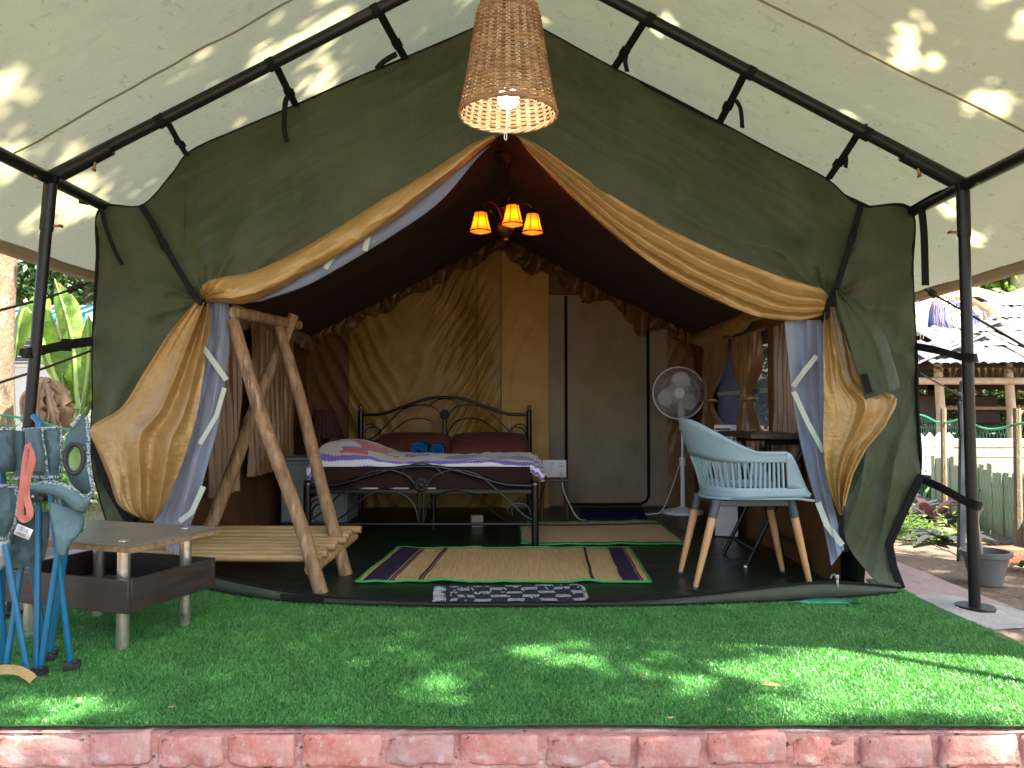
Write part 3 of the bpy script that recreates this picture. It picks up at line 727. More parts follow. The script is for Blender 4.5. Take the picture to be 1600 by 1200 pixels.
bpanel('back_panel', 1.352, XR, m_curtain)
bpanel('back_door', 0.324, 1.352, m_door, 0.03, 1.86, 0.012, mul=0.7)
for x in (-1.424, -0.307, -0.095, 0.324):
    one('panel_seam', m_walldark, tent, lambda q: q.tube([V(x, BY - .006 - bw_off(x, z / 30), z / 30) for z in range(1, int(rz(x) * 30))], 0.004, 5))
for x, zt in ((0.47, 1.85), (1.184, 1.70)):
    one('door_zip', m_bind, tent, lambda q: q.ribbon([V(x, BY - .022 - .7 * bw_off(x, lerp(.1, zt, k / 30)), lerp(.1, zt, k / 30)) for k in range(31)], 0.026, 0.006, (0, -1, 0)))
one('door_zip', m_bind, tent, lambda q: q.ribbon([V(1.184, BY - .025, .12), V(1.165, BY - .025, .07), V(1.11, BY - .03, .045), V(.9, BY - .03, .042), V(.5, BY - .03, .042)], 0.024, 0.006, (0, -1, 0)))
for x in (0.62, 1.02):
    one('toggle_loop', m_bind, tent, lambda q: q.ribbon([V(x, BY - .03, 1.86), V(x, BY - .035, 1.79)], 0.026, 0.006, (0, -1, 0)))
m_valance = M('valance_satin', (0.17, 0.082, 0.02), (0.12, 0.056, 0.014), 5, 0.42, 0.3, 100, spec=0.55, bdist=0.002)
# gathered valance along the back gable and along both eaves
def valance(path, drop, seed, inward, amp=0.022, freq=9.0, swag=0.5, n=260):
    g = []
    for r_ in range(12):
        k = r_ / 11; row = []
        for i in range(n):
            t = i / (n - 1); p = path(t); L = t * freq
            d = drop * (0.75 + 0.35 * nz(L * 0.8, seed) + swag * 0.25 * math.sin(L * 1.3 + seed))
            off = amp * (0.4 + k) * (1 - 2 * abs(math.sin(math.pi * (L + 0.9 * nz(L * 0.6, k * 1.2, seed) + 0.5 * k * swag))))
            row.append(p + inward * (0.03 + off + 0.02 * math.sin(k * math.pi)) - V(0, 0, d * k) + V(0.03 * k * swag * nz(L * .7, seed + 3), 0, 0))
        g.append(row)
    return g
one('valance', m_valance, tent, lambda q: q.grid(valance(lambda t: V(lerp(XL, RX, t), BY - .04, rz(lerp(XL, RX, t)) - .01), 0.15, 2.0, V(0, -1, 0), 0.02, 22, 0.6)))
one('valance', m_valance, tent, lambda q: q.grid(valance(lambda t: V(lerp(RX, XR, t), BY - .05, rz(lerp(RX, XR, t)) - .01), 0.20, 5.0, V(0, -1, 0), 0.032, 17, 1.2)))
one('valance', m_gold, tent, lambda q: q.grid(valance(lambda t: V(XR - .03, lerp(FW + .1, BY, t), 1.50), 0.15, 8.0, V(-1, 0, 0), 0.012, 7, 0.8)))
one('valance', m_curtain, tent, lambda q: q.grid(valance(lambda t: V(XL + .03, lerp(FW + .1, BY, t), 1.50), 0.15, 11.0, V(1, 0, 0), 0.012, 7, 0.8)))
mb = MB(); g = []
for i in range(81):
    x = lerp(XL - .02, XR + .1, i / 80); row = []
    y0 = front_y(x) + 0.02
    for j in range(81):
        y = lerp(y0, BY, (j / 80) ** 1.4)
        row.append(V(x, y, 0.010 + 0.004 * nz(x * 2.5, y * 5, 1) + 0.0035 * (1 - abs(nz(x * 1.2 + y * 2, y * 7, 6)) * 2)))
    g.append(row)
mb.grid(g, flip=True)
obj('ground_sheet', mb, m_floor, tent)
# the low door sill, standing at the corners and trodden flat in the middle
top = [(160, 850), (240, 872), (335, 903), (420, 922), (520, 937), (700, 944), (900, 944), (1000, 941), (1100, 932), (1200, 921), (1300, 913), (1400, 921)]
Bp = cr(SILL_W, 90); Tp = cr([P(a, b, w.y + (.05 if 3 < k < 8 else .01)) for k, ((a, b), w) in enumerate(zip(top, SILL_W))], 90)
one('door_sill', m_sill, tent, lambda q: q.grid([[a.lerp(b, k / 5) + V(0, -0.012 * math.sin(math.pi * k / 5), 0.006 + 0.004 * nz(a.x * 8, k)) for a, b in zip(Bp, Tp)] for k in range(6)]), solid=0.003)
one('sill_binding', m_bind, tent, lambda q: q.tube([b + V(0, 0, .010) for b in Tp], 0.006, 6))
one('sill_binding', m_bind, tent, lambda q: q.tube([b + V(0, -.004, .008) for b in Bp], 0.006, 6))
for a, b in (((438, 931), (505, 939)), ((1248, 925), (1285, 918))):
    one('velcro_tab', m_bind, tent, lambda q: q.ribbon([P(a[0], a[1], G(a[0], a[1] + 10).y - .035), P(b[0], b[1], G(b[0], b[1] + 12).y - .035)], 0.024, 0.004, (0, -1, .3)))
c = P(1308, 902, 3.50)
zp = one('zip_puller', m_steel, tent, lambda q: (q.box(c, (0.016, 0.010, 0.022), bevel=0.003), q.box(c + V(0, -.004, -.028), (0.010, 0.004, 0.034), bevel=0.002), q.tube([c + V(-.03, 0, -.004), c + V(-.022, 0, .012), c + V(-.008, -.003, .012)], 0.004, 6)))
m_teal = M('teal_plastic', (0.03, 0.22, 0.12), (0.02, 0.16, 0.09), 10, 0.4)
one('underlay_edge', m_teal, tent, lambda q: q.grid([[G(lerp(1232, 1345, i / 20), 941 - 9 * math.sin(i / 20 * math.pi) * k + 2, .012 + .012 * k + 0.004 * nz(i * .5, k)) for i in range(21)] for k in (0, .5, 1)]), solid=0.002)
# ------------------------------------------------------------------ basket lamp
m_cane = M('woven_cane', (0.30, 0.165, 0.062), (0.20, 0.10, 0.034), 9, 0.6, 0.3, 120, island=0.35, stretch=(1, 1, 3), bdist=0.002,
           spots=[((0.14, 0.07, 0.03), 6, 0.60, 0.08, 0.6, (1, 1, 3))])
m_stake = M('split_cane', (0.52, 0.40, 0.23), (0.42, 0.30, 0.15), 9, 0.6, 0.3, 120, bdist=0.002)
m_bulbw = M('cool_lit_bulb', (1, 1, 1), (1, 1, 1), 5, 0.5, emit=((0.85, 0.95, 1.0), 9.0))
LX, LY, LZB = P(794, 178, 2.4).x, 2.4, P(794, 178, 2.4).z
lamp = thing('basket_lamp', (LX, LY, LZB), 'tapered woven cane basket lamp with lit white bulb hanging from the ridge', 'pendant lamp')
prof = [(0.151, 0.0), (0.147, .02), (0.139, .06), (0.127, .12), (0.117, .18), (0.107, .25), (0.098, .31), (0.088, .345), (0.066, .368), (0.03, .376)]
def lr(h):
    for (a, z), (b, y) in zip(prof, prof[1:]):
        if z <= h <= y: return lerp(a, b, (h - z) / (y - z))
    return prof[-1][0]
NS = 26
mb = MB()
for k in range(NS):
    a = 2 * math.pi * (k + 0.5) / NS
    mb.ribbon([V(LX + lr(h) * math.cos(a), LY + lr(h) * math.sin(a), LZB + h) for h in [0.37 * i / 16 for i in range(17)]], 0.013, 0.002, (math.cos(a), math.sin(a), 0))
tag(obj('stakes', mb, m_stake, lamp), kind='stuff')
mb = MB(); rnd = random.Random(5)
rows = 58
for r_ in range(rows):
    h = 0.006 + (0.362) * r_ / (rows - 1); n = NS * 5; pts = []
    for i in range(n):
        a = 2 * math.pi * i / n
        ph = math.cos(a * NS / 2 + (math.pi if r_ % 2 else 0))
        rr = lr(h) + 0.0042 * ph + 0.0012 * nz(a * 3, h * 40)
        pts.append(V(LX + rr * math.cos(a), LY + rr * math.sin(a), LZB + h + 0.0016 * nz(a * 4, h * 60, 3)))
    mb.tube(pts, 0.0036, 4, closed=True, flat=1.0)
tag(obj('weave', mb, m_cane, lamp), kind='stuff')
mb = MB()
for q_ in range(3):
    pts = [V(LX + (0.153 + 0.003 * math.cos(i * .55 + q_ * 2.1)) * math.cos(2 * math.pi * i / 90), LY + (0.153 + 0.003 * math.cos(i * .55 + q_ * 2.1)) * math.sin(2 * math.pi * i / 90), LZB + 0.004 * math.sin(i * .55 + q_ * 2.1)) for i in range(90)]
    mb.tube(pts, 0.0042, 6, closed=True)
obj('rim', mb, m_cane, lamp)
hs = one('lamp_holder', m_tape, lamp, lambda q: q.lathe([(0.002, .16), (0.019, .158), (0.019, .085), (0.024, .075)], (LX, LY, LZB), 16))
one('bulb', m_bulbw, hs, lambda q: q.ball((LX, LY, LZB + .050), 0.033, 18, 12))
one('cord', m_strap, lamp, lambda q: q.tube([(LX, LY, LZB + .15), (LX, LY, LZB + .5), (RIDGE_X, LY, RIDGE_Z - .02)], 0.004, 6))
pl = bpy.data.lights.new('basket_bulb_light', 'POINT'); pl.energy = 0.5; pl.color = (0.86, 0.94, 1.0); pl.shadow_soft_size = 0.03
po = bpy.data.objects.new('basket_bulb_light', pl); COL.objects.link(po); po.location = (LX, LY, LZB + .012)
hook = P(790, 212, 2.4)
one('hook', m_steel, lamp, lambda q: q.tube([hook + V(0.004 * math.cos(t), 0, 0.010 * math.sin(t) - .004) for t in [i * math.pi / 8 for i in range(17)]], 0.0014, 6))
one('hook', m_steel, lamp, lambda q: q.tube([(LX, LY, LZB + .06), hook + V(0, 0, .006)], 0.0012, 6))

# ------------------------------------------------------------------ chandelier
m_shade = M('amber_shade', (0.80, 0.17, 0.010), (0.7, 0.13, 0.008), 20, 0.6, transl=0.6, emit=((1.0, 0.20, 0.008), 0.10))
m_glow = M('warm_lit_bulb', (1, .8, .4), (1, .8, .4), 5, 0.5, emit=((1.0, 0.52, 0.12), 12.0))
m_iron = M('dark_bronze', (0.05, 0.028, 0.014), (0.03, 0.017, 0.009), 16, 0.4, metal=0.6)
CX, CY = P(793, 300, 4.47).x, 4.47
ch = thing('chandelier', (CX, CY, 2.35), 'dark bronze chandelier with three lit amber shades under the tent ridge', 'chandelier')
one('ceiling_rose', m_iron, ch, lambda q: (q.lathe([(0.085, 2.355), (0.085, 2.345), (0.07, 2.335), (0.055, 2.325), (0.045, 2.31), (0.02, 2.30), (0.012, 2.28)], (CX, CY, 0), 24)))
mb = MB()
for k in range(7):
    z = 2.27 - k * 0.028
    o_ = V(1, 0, 0) if k % 2 else V(0, 1, 0)
    mb.tube([V(CX, CY, z) + o_ * (0.010 * math.cos(t)) + V(0, 0, 0.018 * math.sin(t)) for t in [i * math.pi / 6 for i in range(12)]], 0.0032, 5, closed=True)
tag(obj('chain', mb, m_iron, ch), kind='stuff')
one('stem', m_iron, ch, lambda q: q.lathe([(0.006, 2.09), (0.010, 2.07), (0.03, 2.055), (0.034, 2.04), (0.02, 2.02), (0.012, 2.0), (0.03, 1.97), (0.048, 1.94), (0.05, 1.915), (0.036, 1.885), (0.014, 1.865), (0.018, 1.85), (0.004, 1.835)], (CX - .012, CY, 0), 20))
for (px, py, yy) in ((751, 349, 4.40), (801, 338, 4.32), (832, 351, 4.50)):
    c = P(px, py, yy); top_ = V(c.x, c.y, c.z + 0.075)
    arm = one('arm', m_iron, ch, lambda q: (q.tube(cr([V(CX - .012, CY, 1.93), lerp(V(CX, CY, 1.99), top_, .4) + V(0, 0, .05), lerp(V(CX, CY, 1.99), top_, .75) + V(0, 0, .06), top_ + V(0, 0, .02), top_], 14), 0.009, 8),
                                             q.tube(cr([V(CX, CY, 2.06), lerp(V(CX, CY, 2.06), top_, .4) + V(0, 0, .05), lerp(V(CX, CY, 2.04), top_, .7) + V(0, 0, .02), lerp(V(CX, CY, 2.0), top_, .55)], 12), 0.006, 6)))
    one('lamp_cup', m_iron, arm, lambda q: q.lathe([(0.004, .10), (0.016, .094), (0.024, .08), (0.034, .068), (0.036, .060)], c, 16))
    sh = one('lamp_shade', m_shade, ch, lambda q: q.lathe([(0.034, .062), (0.037, .045), (0.043, .015), (0.051, -.018), (0.062, -.045)], c, 24))
    for k in range(6):
        a = k * math.pi / 3 + .25
        one('shade_rib', m_iron, sh, lambda q: q.tube([c + V(r * math.cos(a), r * math.sin(a), z) for r, z in ((0.036, .062), (0.039, .045), (0.045, .015), (0.053, -.018), (0.064, -.046))], 0.0024, 5))
    one('shade_rim', m_iron, sh, lambda q: (q.tube([c + V(0.064 * math.cos(t), 0.064 * math.sin(t), -.047) for t in [i * math.pi / 14 for i in range(28)]], 0.0042, 6, closed=True),
                                             q.tube([c + V(0.036 * math.cos(t), 0.036 * math.sin(t), .062) for t in [i * math.pi / 14 for i in range(28)]], 0.003, 6, closed=True)))
    one('bulb', m_glow, sh, lambda q: q.ball(c + V(0, 0, .005), 0.017, 12, 8, (1, 1, 1.2)))
    l_ = bpy.data.lights.new('chandelier_bulb_light', 'POINT'); l_.energy = 0.27; l_.color = (1.0, 0.5, 0.14); l_.shadow_soft_size = 0.02
    lo_ = bpy.data.objects.new('chandelier_bulb_light', l_); COL.objects.link(lo_); lo_.location = c + V(0, 0, -.02)

# ------------------------------------------------------------------ bed
FBY, HBY = 4.76, 6.42
BXL, BXR = P(480, 800, FBY).x, P(836, 800, FBY).x
BC, BA = (BXL + BXR) / 2, (BXR - BXL) / 2
bed = thing('bed_frame', (BC, FBY, 0), 'black wrought metal double bed frame with arched scrolled ends', 'bed')
def bed_end(name, y, zpost, zside, zapex, zlow, zrail2, deco_lo, deco_hi, finial):
    e = one(name, m_black, bed, lambda q: q.tube(cr([V(BC + BA * u, y, z) for u, z in ((-1, zside), (-.75, zside + .006), (-.5, lerp(zside, zapex, .45)), (-.22, lerp(zside, zapex, .9)), (0, zapex), (.22, lerp(zside, zapex, .9)), (.5, lerp(zside, zapex, .45)), (.75, zside + .006), (1, zside))], 60), 0.013, 10))
    for s in (-1, 1):
        x = BC + BA * s
        pst = one('post', m_black, bed, lambda q: q.tube([(x, y, 0), (x, y, zpost)], 0.0235, 16))
        if finial: one('finial', m_brass, pst, lambda q: (q.ball((x, y, zpost + .03), 0.019, 12, 8), q.lathe([(0.022, 0), (0.012, .012), (0.012, .02)], (x, y, zpost), 12)))
        else: one('post_cap', m_black, pst, lambda q: q.ball((x, y, zpost), 0.0238, 14, 6, (1, 1, .4)))
        for k in (-1, 1) if not finial else ():
            one('post_ring', m_steel, pst, lambda q: q.lathe([(0.0245, -.003), (0.0255, 0), (0.0245, .003)], (x, y, zpost - .012), 14))
    one('cross_rail', m_black, bed, lambda q: q.tube([(BXL, y, zlow), (BXR, y, zlow)], 0.011, 10))
    if zrail2: one('cross_rail', m_black, bed, lambda q: q.box((BC, y + .01, zrail2), (2 * BA, 0.024, 0.03), bevel=0.004))
    H = deco_hi - deco_lo
    def W(u, w): return V(BC + BA * u, y - .006, deco_lo + H * w)
    one('stem', m_black, bed, lambda q: (q.tube([W(-.02, 0), W(-.02, .66)], 0.007, 8), q.tube([W(.02, 0), W(.02, .66)], 0.007, 8)))
    ro = one('rosette', m_black, bed, lambda q: ([q.ball(W(0, .78) + V(0.030 * math.cos(a), -.012, 0.030 * math.sin(a)), 0.012, 8, 5, (1, .6, 1)) for a in [k * math.pi / 5 for k in range(10)]],
                                                  q.ball(W(0, .78) + V(0, -.016, 0), 0.014, 10, 6, (1, .6, 1)), q.lathe([(0.002, 0), (0.044, 0), (0.044, .006), (0.002, .008)], W(0, .78), 18, Matrix.Rotation(R(90), 4, 'X'))))
    for s in (-1, 1):
        def S(pts): return [W(s * u, w) for u, w in pts]
        inner = cr(S([(.03, .06), (.05, .30), (.13, .55), (.27, .66), (.42, .62), (.56, .40), (.68, .14), (.80, .0), (.92, .03), (.96, .18), (.92, .36), (.82, .40), (.76, .28), (.78, .18)]), 70)
        outer = cr(S([(.02, .68), (.12, .98), (.28, 1.10), (.46, 1.04), (.60, .82), (.76, .48), (.90, .16), (1.02, .0)]), 50) if not finial else cr(S([(.02, .68), (.12, .98), (.30, 1.06), (.50, .92), (.68, .5), (.84, .1), (.94, .02)]), 50)
        top_ = cr(S([(0.0, 1.26), (.10, 1.20), (.17, 1.06), (.19, 1.0)]), 16)
        k_in, shift = (inner, 0)
        one('scroll', m_black, bed, lambda q: q.tube(inner, 0.006, 7))
        one('scroll', m_black, bed, lambda q: q.tube(outer, 0.006, 7))
        one('scroll', m_black, bed, lambda q: q.tube(top_, 0.0055, 7))
        one('scroll', m_black, bed, lambda q: q.tube(cr(S([(.80, .15), (.80, .34), (.86, .48), (.94, .46), (.98, .3)]), 22), 0.0055, 7))
    return e
def fz(py, y): return P(800, py, y).z
bed_end('footboard_arch', FBY, fz(753, FBY), fz(759, FBY), fz(729, FBY), fz(819, FBY), fz(768, FBY), fz(819, FBY) + .012, fz(742, FBY), False)
bed_end('headboard_arch', HBY, fz(642, HBY), fz(648, HBY), fz(621, HBY), fz(690, HBY), fz(735, HBY), fz(690, HBY) + .01, fz(636, HBY), True)
for s in (-1, 1):
    one('side_rail', m_black, bed, lambda q: q.box((BC + BA * s, (FBY + HBY) / 2, .335), (0.03, HBY - FBY, 0.055), bevel=0.004))
for k in range(7):
    one('slat', M('ply_slat', (0.40, 0.28, 0.15), (0.3, 0.2, 0.1), 9, 0.6, stretch=(1, 8, 8)), bed, lambda q: q.box((BC, lerp(FBY + .1, HBY - .1, k / 6), .345), (2 * BA - .04, 0.06, 0.014), bevel=0.003))
mid_leg = [(BC, 5.5)]
for x, y in mid_leg: one('post', m_black, bed, lambda q: q.tube([(x, y, 0), (x, y, .33)], 0.018, 10))

m_brown = M('dark_brown_sheet', (0.026, 0.012, 0.009), (0.02, 0.009, 0.007), 5, 0.85, 0.5, 9, bdist=0.012, spec=.15)
mat_ = thing('mattress', (BC, 5.6, .355), 'thick mattress in a dark brown sheet on the black bed frame', 'mattress')
mb = MB()
mb.box((BC, (FBY + .045 + HBY - .04) / 2, .435), (2 * BA - .06, HBY - FBY - .09, .155), bevel=0.04, seg=4)
one('sheet_cover', m_brown, mat_, lambda q: q.add(mb.v, [list(f) for f in mb.f]))
zs = fz(733, 4.8)
one('hem_fold', m_brown, mat_, lambda q: q.grid([[V(lerp(BXL + .03, BXR - .03, i / 60), FBY + .038 - .012 * (1 - abs(nz(i * .3, k))) * k / 5, lerp(.505, .36, k / 5) + .012 * nz(i * .13, 2) * (k / 5)) for i in range(61)] for k in range(6)]))

# duvet: white with violet bands and red and mustard patches, lying across the bed
def duvet_mat():
    m = bpy.data.materials.new('patterned_duvet'); m.use_nodes = True; t = m.node_tree; b = t.nodes['Principled BSDF']; L = t.links.new
    uv = nd(t, 'ShaderNodeUVMap'); sx = nd(t, 'ShaderNodeSeparateXYZ'); L(uv.outputs[0], sx.inputs[0])
    zz = nd(t, 'ShaderNodeTexWave', wave_profile='TRI', bands_direction='X'); zz.inputs['Scale'].default_value = 22; zz.inputs['Distortion'].default_value = 0
    L(uv.outputs[0], zz.inputs['Vector'])
    ad = nd(t, 'ShaderNodeMath', operation='MULTIPLY_ADD'); ad.inputs[1].default_value = 0.012; L(zz.outputs['Fac'], ad.inputs[0]); L(sx.outputs['Y'], ad.inputs[2])
    r = nd(t, 'ShaderNodeValToRGB'); r.color_ramp.interpolation = 'CONSTANT'
    W_, VV = (0.62, 0.60, 0.60), (0.13, 0.10, 0.40)
    stops = [(0.0, W_), (0.05, VV), (0.10, W_), (0.165, VV), (0.235, W_), (0.86, VV), (0.9, W_)]
    els = r.color_ramp.elements
    els[0].position = 0; els[0].color = (*W_, 1); els[1].position = stops[1][0]; els[1].color = (*stops[1][1], 1)
    for p, c_ in stops[2:]:
        e = els.new(p); e.color = (*c_, 1)
    L(ad.outputs[0], r.inputs['Fac'])
    vo = nd(t, 'ShaderNodeTexVoronoi'); vo.inputs['Scale'].default_value = 7; L(uv.outputs[0], vo.inputs['Vector'])
    r2 = nd(t, 'ShaderNodeValToRGB'); r2.color_ramp.interpolation = 'CONSTANT'
    e2 = r2.color_ramp.elements; e2[0].color = (0.60, 0.10, 0.07, 1); e2[1].position = 0.25; e2[1].color = (0.62, 0.60, 0.56, 1)
    for p, c_ in ((0.5, (0.6, 0.34, 0.03)), (0.68, (0.62, 0.6, 0.56)), (0.85, (0.25, 0.15, 0.4))):
        e = e2.new(p); e.color = (*c_, 1)
    sc = nd(t, 'ShaderNodeSeparateColor'); L(vo.outputs['Color'], sc.inputs[0]); L(sc.outputs[0], r2.inputs['Fac'])
    cut = nd(t, 'ShaderNodeMath', operation='GREATER_THAN'); cut.inputs[1].default_value = 0.27; L(sx.outputs['Y'], cut.inputs[0])
    mx = nd(t, 'ShaderNodeMix', data_type='RGBA'); L(cut.outputs[0], mx.inputs[0]); L(r.outputs[0], mx.inputs[6]); L(r2.outputs[0], mx.inputs[7])
    lf = nd(t, 'ShaderNodeMath', operation='GREATER_THAN'); lf.inputs[1].default_value = 0.36; L(sx.outputs['X'], lf.inputs[0])
    r3 = nd(t, 'ShaderNodeValToRGB'); r3.color_ramp.interpolation = 'CONSTANT'; e3 = r3.color_ramp.elements; e3[0].color = (.60, .58, .57, 1); e3[1].position = .72; e3[1].color = (.2, .16, .42, 1)
    L(sc.outputs[1], r3.inputs['Fac'])
    mx3 = nd(t, 'ShaderNodeMix', data_type='RGBA'); L(lf.outputs[0], mx3.inputs[0]); L(r2.outputs[0], mx3.inputs[6]); L(r3.outputs[0], mx3.inputs[7]); L(mx3.outputs[2], mx.inputs[7])
    L(mx.outputs[2], b.inputs['Base Color']); b.inputs['Roughness'].default_value = 0.85; b.inputs['Sheen Weight'].default_value = 0.2
    return m
duv = thing('duvet', (BC, 5.2, .52), 'white duvet with violet zigzag bands and red patches spread over the mattress', 'duvet')
mb = MB(); g = []
for k in range(33):
    v = k / 32; row = []
    for i in range(81):
        u = i / 80; x = lerp(BXL - .02, BXR + .06, u)
        puff = 0.10 * smooth((0.36 - u) * 4.2) * smooth(v * 4) + 0.012
        wob = 0.016 * nz(x * 5, v * 4, 2) + 0.010 * nz(x * 14, v * 9, 4) + .006 * (1 - 2 * abs(nz(x * 10 + v * 6, v * 5, 9)))
        rgt = smooth((u - .8) * 5)
        if v < .22:   # edge turned down over the foot of the mattress
            w = v / .22
            y = FBY + .06 - .045 * math.sin(w * math.pi * .5) + .04 * w + .01 * nz(x * 9, 4)
            z = lerp(.48, .522 + puff * .45, smooth(w)) + wob * w + .015 * nz(x * 3, 8) - .01 * rgt
        else:
            w = (v - .22) / .78
            y = FBY + .06 + .05 + w * 0.85
            z = .522 + puff * lerp(.5, 1, smooth(w * 3)) + wob * .7 + .02 * rgt * math.sin(w * 3)
            if w > .9: z -= .05 * (w - .9) * 10
        if u > .985: z -= .055
        elif u > .96: z -= .02
        if u < .015: z -= .05
        row.append(V(x, y, z))
    g.append(row)
mb.grid(g)
obj('duvet_cover', mb, duvet_mat(), duv, solid=0.012)
m_maroon = M('maroon_cotton', (0.16, 0.050, 0.038), (0.12, 0.037, 0.028), 5, 0.85, 0.4, 16, bdist=0.008, spec=.2)
def pillow(px0, px1, label, y=6.14, z=.575, tilt=0.35):
    x0, x1 = P(px0, 700, y).x, P(px1, 700, y).x
    t = thing('pillow', ((x0 + x1) / 2, y, z), label, 'pillow', 'pillows against the headboard')
    mb = MB(); n, m_ = 28, 18; hx, hy = (x1 - x0) / 2, 0.21
    for sgn in (1, -1):
        g = []
        for j in range(m_ + 1):
            row = []
            for i in range(n + 1):
                a, b = i / n * 2 - 1, j / m_ * 2 - 1
                th = 0.062 * (max(0, 1 - a ** 4) ** .5) * (max(0, 1 - b ** 4) ** .5) * sgn
                px_, py_ = a * hx * (1 - .05 * b * b), b * hy * (1 - .06 * a * a)
                q = V(px_, py_ * math.cos(tilt) - th * math.sin(tilt), py_ * math.sin(tilt) + th * math.cos(tilt) + .004 * nz(a * 4, b * 4, px0))
                row.append(V((x0 + x1) / 2, y, z) + q)
            g.append(row)
        mb.grid(g, flip=sgn < 0)
    obj('pillow_case', mb, m_maroon, t)
pillow(586, 704, 'maroon pillow behind the two rolled blue towels')
pillow(702, 826, 'maroon pillow beside the right post of the headboard, clear of the towels')
m_towel = M('blue_terry', (0.010, 0.12, 0.30), (0.007, 0.08, 0.22), 22, 0.95, 0.9, 160, spec=.1, bdist=0.004)
for (px, r_, L_, label, n_) in ((653, 0.058, .30, 'larger rolled blue towel with its spiral end showing on the bed', 3.4), (683, 0.045, .26, 'smaller rolled blue towel beside the larger roll on the bed', 2.6)):
    y = 5.62; c = P(px, 704, y); c.z = fz(704, y)
    t = thing('rolled_towel', c, label, 'towel', 'rolled blue towels on the bed')
    mb = MB(); g = []
    N = 80
    for k in range(7):
        row = []
        for i in range(N):
            a = i / (N - 1) * n_ * 2 * math.pi; rr = r_ * (0.12 + 0.88 * i / (N - 1)) + .003 * nz(a, k)
            row.append(c + V(rr * math.cos(a) * 1.15, k / 6 * L_, rr * math.sin(a)))
        g.append(row)
    mb.grid(g)
    obj('towel_roll', mb, m_towel, t, solid=r_ / n_ * .62)

# ------------------------------------------------------------------ things round the bed
m_white = M('white_plastic', (0.62, 0.63, 0.62), (0.56, 0.57, 0.56), 8, 0.4)
m_grey = M('grey_print', (0.12, 0.12, 0.13), (0.1, 0.1, 0.11), 8, 0.5)
m_redw = M('red_brown_wood', (0.12, 0.045, 0.025), (0.08, 0.03, 0.016), 6, 0.5, stretch=(6, 6, 1))
sy = 6.0
c = P(866, 732, sy)
stool = thing('stool', (c.x, sy, 0), 'small red brown wooden stool beside the head of the bed', 'stool')
one('seat', m_redw, stool, lambda q: q.box((c.x, sy + .02, c.z - .085), (.22, .2, .022), bevel=0.004))
for a in (-1, 1):
    for b in (-1, 1):
        one('leg', m_redw, stool, lambda q: q.tube([(c.x + a * .085, sy + .02 + b * .07, c.z - .095), (c.x + a * .10, sy + .02 + b * .08, .012)], 0.014, 8))
sb = thing('socket_board', c, 'white electric socket board with plugs standing on the stool by the bed', 'socket board')
one('board', m_white, sb, lambda q: q.box(c, (.185, .05, .135), bevel=0.006, seg=2))
for k in range(2):
    s_ = one('socket', m_white, sb, lambda q: q.box(c + V(.055, -.027, .03 - k * .055), (.045, .006, .042), bevel=0.002))
    one('socket_holes', m_grey, s_, lambda q: [q.lathe([(0.0005, 0), (.0045, 0), (.0045, .002), (.0005, .0025)], c + V(.055 + dx, -.031, .03 - k * .055 + dz), 8, Matrix.Rotation(R(90), 4, 'X')) for dx, dz in ((0, .011), (-.010, -.008), (.010, -.008))])
for k in range(3):
    one('switch', m_white, sb, lambda q: q.box(c + V(-.02, -.028, .038 - k * .038), (.026, .008, .026), Matrix.Rotation(.12, 4, 'X'), bevel=0.002))
plg = one('plug', m_white, sb, lambda q: q.box(c + V(-.065, -.04, -.045), (.03, .04, .03), bevel=0.005, seg=2))
one('cable', m_bind, plg, lambda q: q.tube(cr([c + V(-.065, -.06, -.05), c + V(-.08, -.09, -.12), c + V(-.11, -.08, -.22), c + V(-.15, -.02, -.30)], 16), 0.004, 6))
e0 = c + V(.055, -.034, -.03)
one('cable', m_white, sb, lambda q: q.tube(cr([e0, e0 + V(.01, -.05, -.12), e0 + V(.05, -.06, -.22), V(e0.x + .14, sy - .1, .02), V(e0.x + .35, 6.1, .018), V(1.2, 6.28, .018), V(1.36, 6.33, .03)], 40), 0.004, 6))
m_blue = M('navy_mat', (0.008, 0.022, 0.07), (0.006, 0.016, 0.055), 30, 0.95, 0.8, 200, spec=.1)
dm = [G(905, 811, .02), G(1010, 811, .02), G(1004, 795, .02), G(908, 794, .02)]
t = obj('foot_mat', MB().grid([[lerp(lerp(dm[0], dm[1], i / 20), lerp(dm[3], dm[2], i / 20), j / 8) + V(0, 0, .003 * nz(i * .4, j * .4)) for i in range(21)] for j in range(9)]), m_blue, origin=dm[0], solid=0.012)
tag(t, 'small navy blue foot mat on the floor before the rear door flap', 'mat')
# bedside cabinet with the unlit lamp, left of the bed
m_cab = M('pale_grey_laminate', (0.30, 0.33, 0.32), (0.26, 0.29, 0.28), 4, 0.5)
cy_ = 5.75
x0, x1, zt = P(438, 760, cy_).x, P(542, 760, cy_).x, fz(719, cy_)
cab = thing('bedside_cabinet', ((x0 + x1) / 2, cy_, 0), 'pale grey bedside cabinet left of the bed behind the log frame', 'cabinet')
one('body', m_cab, cab, lambda q: q.box(((x0 + x1) / 2, cy_ + .22, zt / 2 + .005), (x1 - x0, .42, zt - .02), bevel=0.006))
one('cabinet_top', m_cab, cab, lambda q: q.box(((x0 + x1) / 2, cy_ + .21, zt + .008), (x1 - x0 + .03, .45, .022), bevel=0.004))
dr = one('door', m_cab, cab, lambda q: q.box(((x0 + x1) / 2, cy_ - .002, zt / 2), (x1 - x0 - .03, .022, zt - .06), bevel=0.004))
one('handle', m_steel, dr, lambda q: q.box((x1 - .06, cy_ - .02, zt * .6), (.012, .016, .09), bevel=0.003))
m_dkred = M('dark_red_pleats', (0.045, 0.012, 0.007), (0.03, 0.008, 0.005), 8, 0.8)
lx = P(507, 660, 5.95).x
